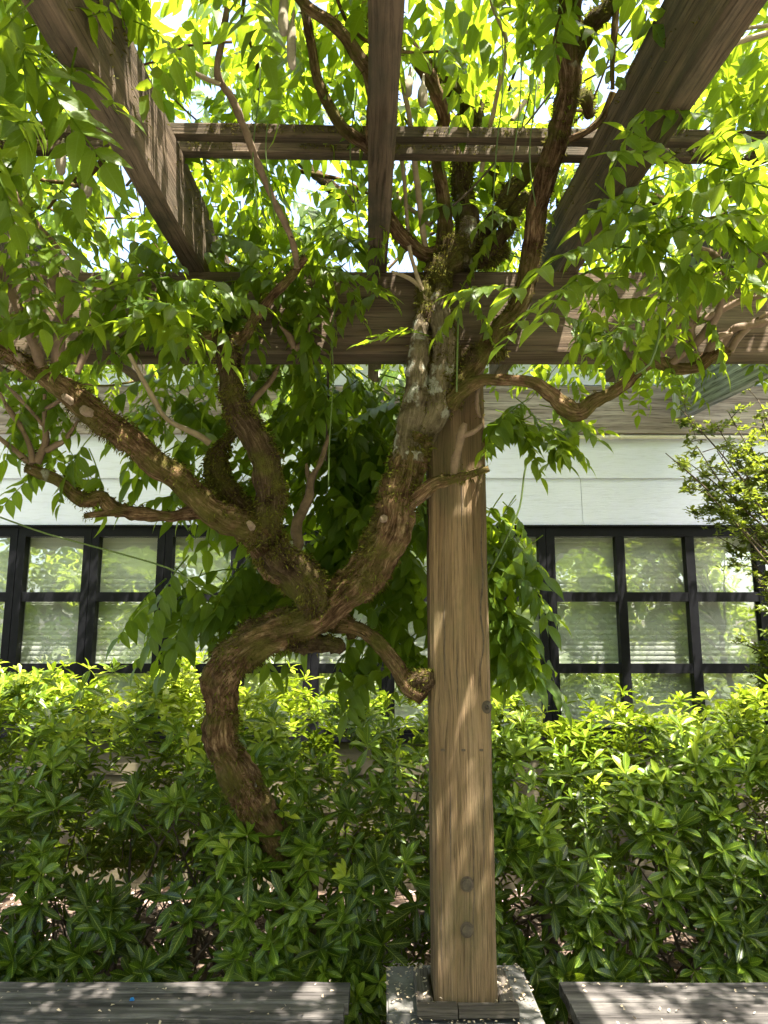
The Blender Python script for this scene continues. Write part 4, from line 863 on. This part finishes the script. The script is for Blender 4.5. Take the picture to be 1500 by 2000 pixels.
for si, (xa, xb, lab) in enumerate(shrub_specs):
    sh = empty('shrub', ((xa + xb) / 2, 3.7, .03), lab, 'shrub')
    items = []
    n = int(2050 * (xb - xa)); cnt = 0
    while cnt < n:
        x = hr.uniform(xa - .06, xb + .06); th = hr.uniform(-.35, 2.15) * math.pi / 2
        # superellipse section: front (th=0) over the top to the back
        ht = htop(x); zc = .42; a, b = .78 + .08 * noise.noise(Vector((x * 1.7, 1, 1))), ht - zc
        ct, st = math.cos(th), math.sin(th)
        f = (abs(ct) ** 2.6 + abs(st) ** 2.6) ** (-1 / 2.6)
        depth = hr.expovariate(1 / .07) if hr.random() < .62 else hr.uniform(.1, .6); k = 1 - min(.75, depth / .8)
        lumps = 1 + .10 * noise.noise(Vector((x * 3.2, th * 2.4, 7))) + .05 * noise.noise(Vector((x * 9, th * 7, 2)))
        y = 3.68 - a * f * ct * k * lumps; z = zc + (b if st > 0 else .34) * f * st * k * lumps
        if hr.random() < .07 and st > .75: z += hr.uniform(.03, .13) * (1.3 if x < -.3 else 1)
        if z < .12: continue
        cnt += 1
        skip = False
        for (q, r) in HOLES:
            if (x - q.x * (1 + (y - 3) * .33)) ** 2 + (z - (q.z - (y - 3) * .33)) ** 2 < (r * (1 + .4 * noise.noise(Vector((x * 8, z * 8, 1))))) ** 2 and y < 4.2: skip = True
        if skip and hr.random() < .93: continue
        if noise.noise(Vector((x * 4.2, y * 3, z * 4.2))) < -.07 and hr.random() < .92: continue
        nrm = Vector((hr.gauss(0, .35), -ct * 1.0, max(-.1, st) * 1.0 + .55 + hr.gauss(0, .25)))
        if st < -.05: nrm.z += .2
        fresh_sun_tint = (z - .95) * .9 + (.12 if x > .5 else 0) + (.5 * max(0, min(1, (z - 1.0) / .2)) if x < -.35 else 0)  # new growth yellower with height; left top lightened further as painted sun
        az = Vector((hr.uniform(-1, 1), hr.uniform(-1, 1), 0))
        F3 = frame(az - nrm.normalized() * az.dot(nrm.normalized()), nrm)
        if hr.random() < .012: fresh_sun_tint += .5
        items.append((hr.randrange(10), F3, hr.uniform(.7, 1.08) * (1.18 if depth < .05 and z < 1.1 else 1), np.array((x, y, z)), .32 + fresh_sun_tint + hr.gauss(0, .15) + (.06 if depth < .05 else -.2) - .10 * max(0, min(1, (1.05 - z) / .2)), depth))  # tint carries painted light: outer whorls lighter, inner and lower ones shaded darker
    if si == 1:   # leaves crowding the foot of the trunk
        for _ in range(90):
            x, z = hr.gauss(-.33, .17), hr.uniform(.28, .80)
            if z > .62 and x < -.36: continue
            nrm = Vector((hr.gauss(0, .35), -1, .7 + hr.gauss(0, .25))); az = Vector((hr.uniform(-1, 1), hr.uniform(-1, 1), 0))
            items.append((hr.randrange(10), frame(az - nrm.normalized() * az.dot(nrm.normalized()), nrm), hr.uniform(.75, 1.1), np.array((x, hr.uniform(2.84, 2.95) + max(0, z - .6) * .3, z)), .3 + hr.gauss(0, .12), 0.))
    scored = sorted(range(len(items)), key=lambda i: -(seen(items[i][3])[0] * items[i][2] - items[i][5] * 3))
    hi = set(scored[:200])
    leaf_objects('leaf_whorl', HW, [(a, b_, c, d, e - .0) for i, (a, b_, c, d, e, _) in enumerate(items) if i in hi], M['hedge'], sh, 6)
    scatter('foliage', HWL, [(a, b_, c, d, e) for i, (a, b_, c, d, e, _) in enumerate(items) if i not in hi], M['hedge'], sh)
    # stems fanning from the ground
    Vs, Fs, As = [], [], []
    for _ in range(int(34 * (xb - xa))):
        x0, y0 = hr.uniform(xa, xb), hr.uniform(3.3, 4.0); p = Vector((x0, y0, .0)); d = Vector((hr.gauss(0, .45), hr.gauss(-.25, .4), 1)).normalized(); r = hr.uniform(.004, .011); pts = []
        L = hr.uniform(.5, 1.1)
        for i in range(7):
            pts.append((p.copy(), r * (1 - i * .11))); d = (d + Vector((hr.gauss(0, .22), hr.gauss(-.03, .2), hr.gauss(0, .1)))).normalized(); p = p + d * L / 6
            if p.y < 2.96: d.y = abs(d.y)
            p.z = min(p.z, htop(p.x) - .08)
        V, F, A, _s = tube(pts, 6, .05, .12, .1, hr.uniform(0, 30)); o = len(Vs); Vs += V; As += A; Fs += [tuple(i + o for i in f) for f in F]
        for _k in range(3):
            i = hr.randint(2, 5); p = pts[i][0].copy(); d = Vector((hr.gauss(0, 1), hr.gauss(-.3, .6), hr.gauss(.1, .5))).normalized(); q = []
            for j in range(4): q.append((p.copy(), r * .35 * (1 - .15 * j))); d = (d + Vector((hr.gauss(0, .3), hr.gauss(0, .3), hr.gauss(0, .3)))).normalized(); p = p + d * .075; p.y = max(p.y, 2.98); p.z = min(p.z, htop(p.x) - .06)
            V, F, A, _s = tube(q, 5, .05, .1, .1, hr.uniform(0, 30)); o = len(Vs); Vs += V; As += A; Fs += [tuple(i + o for i in f) for f in F]
    me = pymesh('stems', Vs, Fs, True); tag(link('stems', me, M['stem'], sh), kind='stuff')
    if si == 2:
        V, F, A, _s = tube([(Vector((.66, 3.3, 0)), .03), (Vector((.665, 3.28, .3)), .028), (Vector((.63, 3.25, .55)), .022), (Vector((.7, 3.3, .8)), .014)], 12, .03, .15, .15, 2); link('trunk', pymesh('trunk', V, F, True), M['stem'], sh)

# ---------------------------------------------------------------- azalea by the wall
ar = random.Random(21)
AB = Vector((2.75, 4.25, .03))
az_ = empty('azalea', AB, 'open twiggy small-leaved azalea standing before the fixed window at the wall', 'azalea')
AZ = [whorl(ar, [(.35, .9), (.75, .7)], ar.randint(5, 7), ar.uniform(.036, .05), .017) for _ in range(8)]
aitems = []; Vs, Fs, As = [], [], []
def atube(pts, sg=6):
    V, F, A, _s = tube(pts, sg, .04, .12, .1, ar.uniform(0, 30)); o = len(Vs); Vs.extend(V); Fs.extend([tuple(i + o for i in f) for f in F])
V, F, A, _s = tube([(AB, .035), (AB + Vector((-.05, 0, .6)), .03), (AB + Vector((-.12, -.03, 1.2)), .024), (AB + Vector((-.18, -.03, 1.7)), .014)], 12, .03, .15, .15, 2); link('trunk', pymesh('trunk', V, F, True), M['stem'], az_)
tips = [(1330, 800), (1420, 800), (1300, 885), (1340, 900), (1400, 880), (1460, 860), (1440, 920), (1380, 960), (1480, 960), (1430, 1000), (1490, 820), (1480, 780), (1400, 830), (1500, 900), (1360, 870), (1455, 1080), (1490, 1040), (1475, 1130), (1500, 1100), (1440, 1250), (1470, 1300), (1500, 1220), (1500, 1330), (1490, 1270), (1560, 850), (1560, 950), (1600, 1000), (1560, 1100), (1590, 1200), (1560, 1300), (1650, 900), (1650, 1150)]
for (tx, ty) in tips:
    D = 4.25 + ar.gauss(0, .16); e = P(tx, ty, D); s0 = AB + Vector((-.15, 0, max(.5, min(1.6, e.z - .5 - ar.uniform(0, .2)))))
    mid = s0.lerp(e, .5) + Vector((ar.gauss(0, .04), ar.gauss(0, .04), -.06))
    pts = [(s0, .009), (s0.lerp(mid, .5) + Vector((0, 0, .02)), .0075), (mid, .006), (mid.lerp(e, .55) + Vector((ar.gauss(0, .02), 0, ar.gauss(0, .02))), .0045), (e, .0025)]
    atube(pts)
    for _ in range(9):
        a = mid.lerp(e, ar.uniform(.35, 1)); b_ = a + Vector((ar.gauss(0, .09), ar.gauss(0, .09), ar.gauss(.015, .05))); atube([(a, .003), (a.lerp(b_, .5) + Vector((0, 0, .01)), .0025), (b_, .0018)], 5)
        for _k in range(7):
            p = a.lerp(b_, ar.uniform(.3, 1.1)) + Vector((ar.gauss(0, .018), ar.gauss(0, .018), ar.gauss(0, .015)))
            nrm = Vector((ar.gauss(0, .4), ar.gauss(-.3, .4), 1)); az2 = Vector((ar.uniform(-1, 1), ar.uniform(-1, 1), 0))
            aitems.append((ar.randrange(8), frame(az2, nrm), ar.uniform(.7, 1.2), np.array(p), .45 + ar.gauss(0, .2)))
tag(link('twigs', pymesh('twigs', Vs, Fs, True), M['stem'], az_), kind='stuff')
scatter('foliage', AZ, aitems, M['azalea'], az_)

# ---------------------------------------------------------------- litter
lr = random.Random(3)
def flakes(name, pts, smin, smax, mat, label, cat):
    VV, TT = [], []; off = 0
    for p in pts:
        l = lr.uniform(smin, smax); F3 = frame((lr.uniform(-1, 1), lr.uniform(-1, 1), lr.gauss(0, .25)), (lr.gauss(0, .4), lr.gauss(0, .4), 1))
        V = np.array([(-.5, 0, 0), (-.2, .5, .15), (.5, .1, .05), (.15, -.45, .2)]) * l * np.array((1, lr.uniform(.45, .8), 1))
        VV.append(V @ F3.T + np.array(p)); TT.append(np.array([(0, 2, 1), (0, 3, 2)]) + off); off += 4
    o = link(name, trimesh(name, np.vstack(VV), np.vstack(TT)), mat); o['kind'] = 'stuff'; tag(o, label, cat); return o
soil_pts = [(lr.uniform(-2.6, 2.9), lr.uniform(2.9, 5.0), .055 + lr.uniform(0, .015)) for _ in range(4200)]
flakes('leaf_litter', soil_pts, .025, .06, M['litter'], 'pale dry leaves littering the soil under the shrubs', 'leaf litter')
pp = []
while len(pp) < 300:
    x, y = lr.uniform(X0, X1), lr.uniform(Y0, Y1)
    if abs(x - POST_X) < POST_W / 2 + .005 and abs(y - POST_Y) < POST_W / 2 + .005: continue
    dens = .25 + (1 if (x < ix0 + .02 and y > POST_Y - .1) else 0) + (1 if x > ix1 - .03 else 0) + (.6 if y < pya else 0)
    if lr.random() > dens: continue
    onp = pxa < x < pxb and pya < y < pyb
    pp.append((x, y, (PLI_Z + .008) if onp else PED_Z + .006))
for _ in range(190):
    b = lr.random() < .6; x = lr.uniform(-1.8, -.13) if b else lr.uniform(.58, 1.9); pp.append((x, lr.uniform(2.25, 2.68), BT + .005))
flakes('fallen_petals', pp, .006, .017, M['petal'], 'small tan fallen petals strewn over pedestal and benches', 'petals')
c = P(258, 1957, 2.545)
V, F = boxvf(c.x - .007, c.x + .007, 2.539, 2.546, BT + .003, BT + .008); V[4] = (V[4][0] + .005, V[4][1], V[4][2] + .004); V[6] = (V[6][0] - .004, V[6][1], V[6][2] + .003)
tag(link('plastic_scrap', pymesh('plastic_scrap', V, F), M['blue']), 'tiny bright blue plastic scrap lying on the left bench', 'scrap')
V, T, A = blade(OV_HI, .06, .02, .5, .2); V = V @ frame((1, .1, 0), (0, -.3, 1)).T + np.array(P(445, 1926, 2.66)); V[:, 2] += BT + .02 - V[:, 2].min()-.014
tag(link('fallen_leaf', trimesh('fallen_leaf', V, T, {'lf': np.c_[A, np.full(len(A), .3)]}, True), M['wist']), 'single green fallen leaf lying on the bench beside the gap', 'leaf')

# ---------------------------------------------------------------- garden across the path, mirrored in the panes
gr = random.Random(9)
GT = [whorl(gr, [(.4, 1), (.8, .6)], 6, .22, .1) for _ in range(5)]
def garden_tree(x, y, h, rad, lab):
    t = empty('tree', (x, y, 0), lab, 'tree')
    V, F, A, _s = tube([(Vector((x, y, -.05)), .16), (Vector((x + .1, y, h * .3)), .12), (Vector((x - .05, y + .1, h * .6)), .08), (Vector((x, y, h * .9)), .03)], 12, .1, .15, .15, x)
    me = pymesh('trunk', V, F, True); set_tb(me, A); link('trunk', me, M['bark'], t)
    it = []
    for _ in range(2400):
        u = Vector((gr.gauss(0, 1), gr.gauss(0, 1), gr.gauss(0, 1))).normalized() * gr.random() ** .35
        p = Vector((x + u.x * rad, y + u.y * rad, h * .52 + u.z * h * .5))
        if noise.noise(p * .9) < .02: continue
        it.append((gr.randrange(5), frame((gr.uniform(-1, 1), gr.uniform(-1, 1), 0), (gr.gauss(0, .4), gr.gauss(0, .4), 1)), gr.uniform(.9, 1.7), np.array(p), .5 + gr.gauss(0, .2)))
    scatter('crown', GT, it, M['gtree'], t)
garden_tree(-4.6, -7.5, 5.2, 2.0, 'broad leafy garden tree mirrored in the casement panes')
garden_tree(-.6, -9.0, 6.0, 2.2, 'tall leafy garden tree mirrored in panes behind the trunk')
garden_tree(3.6, -7.8, 5.0, 2.0, 'rounded leafy garden tree mirrored in the fixed window')
garden_tree(-8.0, -8.5, 5.5, 2.4, 'wide leafy garden tree mirrored beside the casement edge')
garden_tree(1.6, -6.4, 3.2, 1.5, 'low bushy garden tree mirrored in panes near the post')
garden_tree(-2.6, -6.2, 3.0, 1.5, 'squat leafy garden tree mirrored in panes under the branches')
garden_tree(6.8, -8.5, 5.6, 2.3, 'large leafy garden tree mirrored behind the azalea')
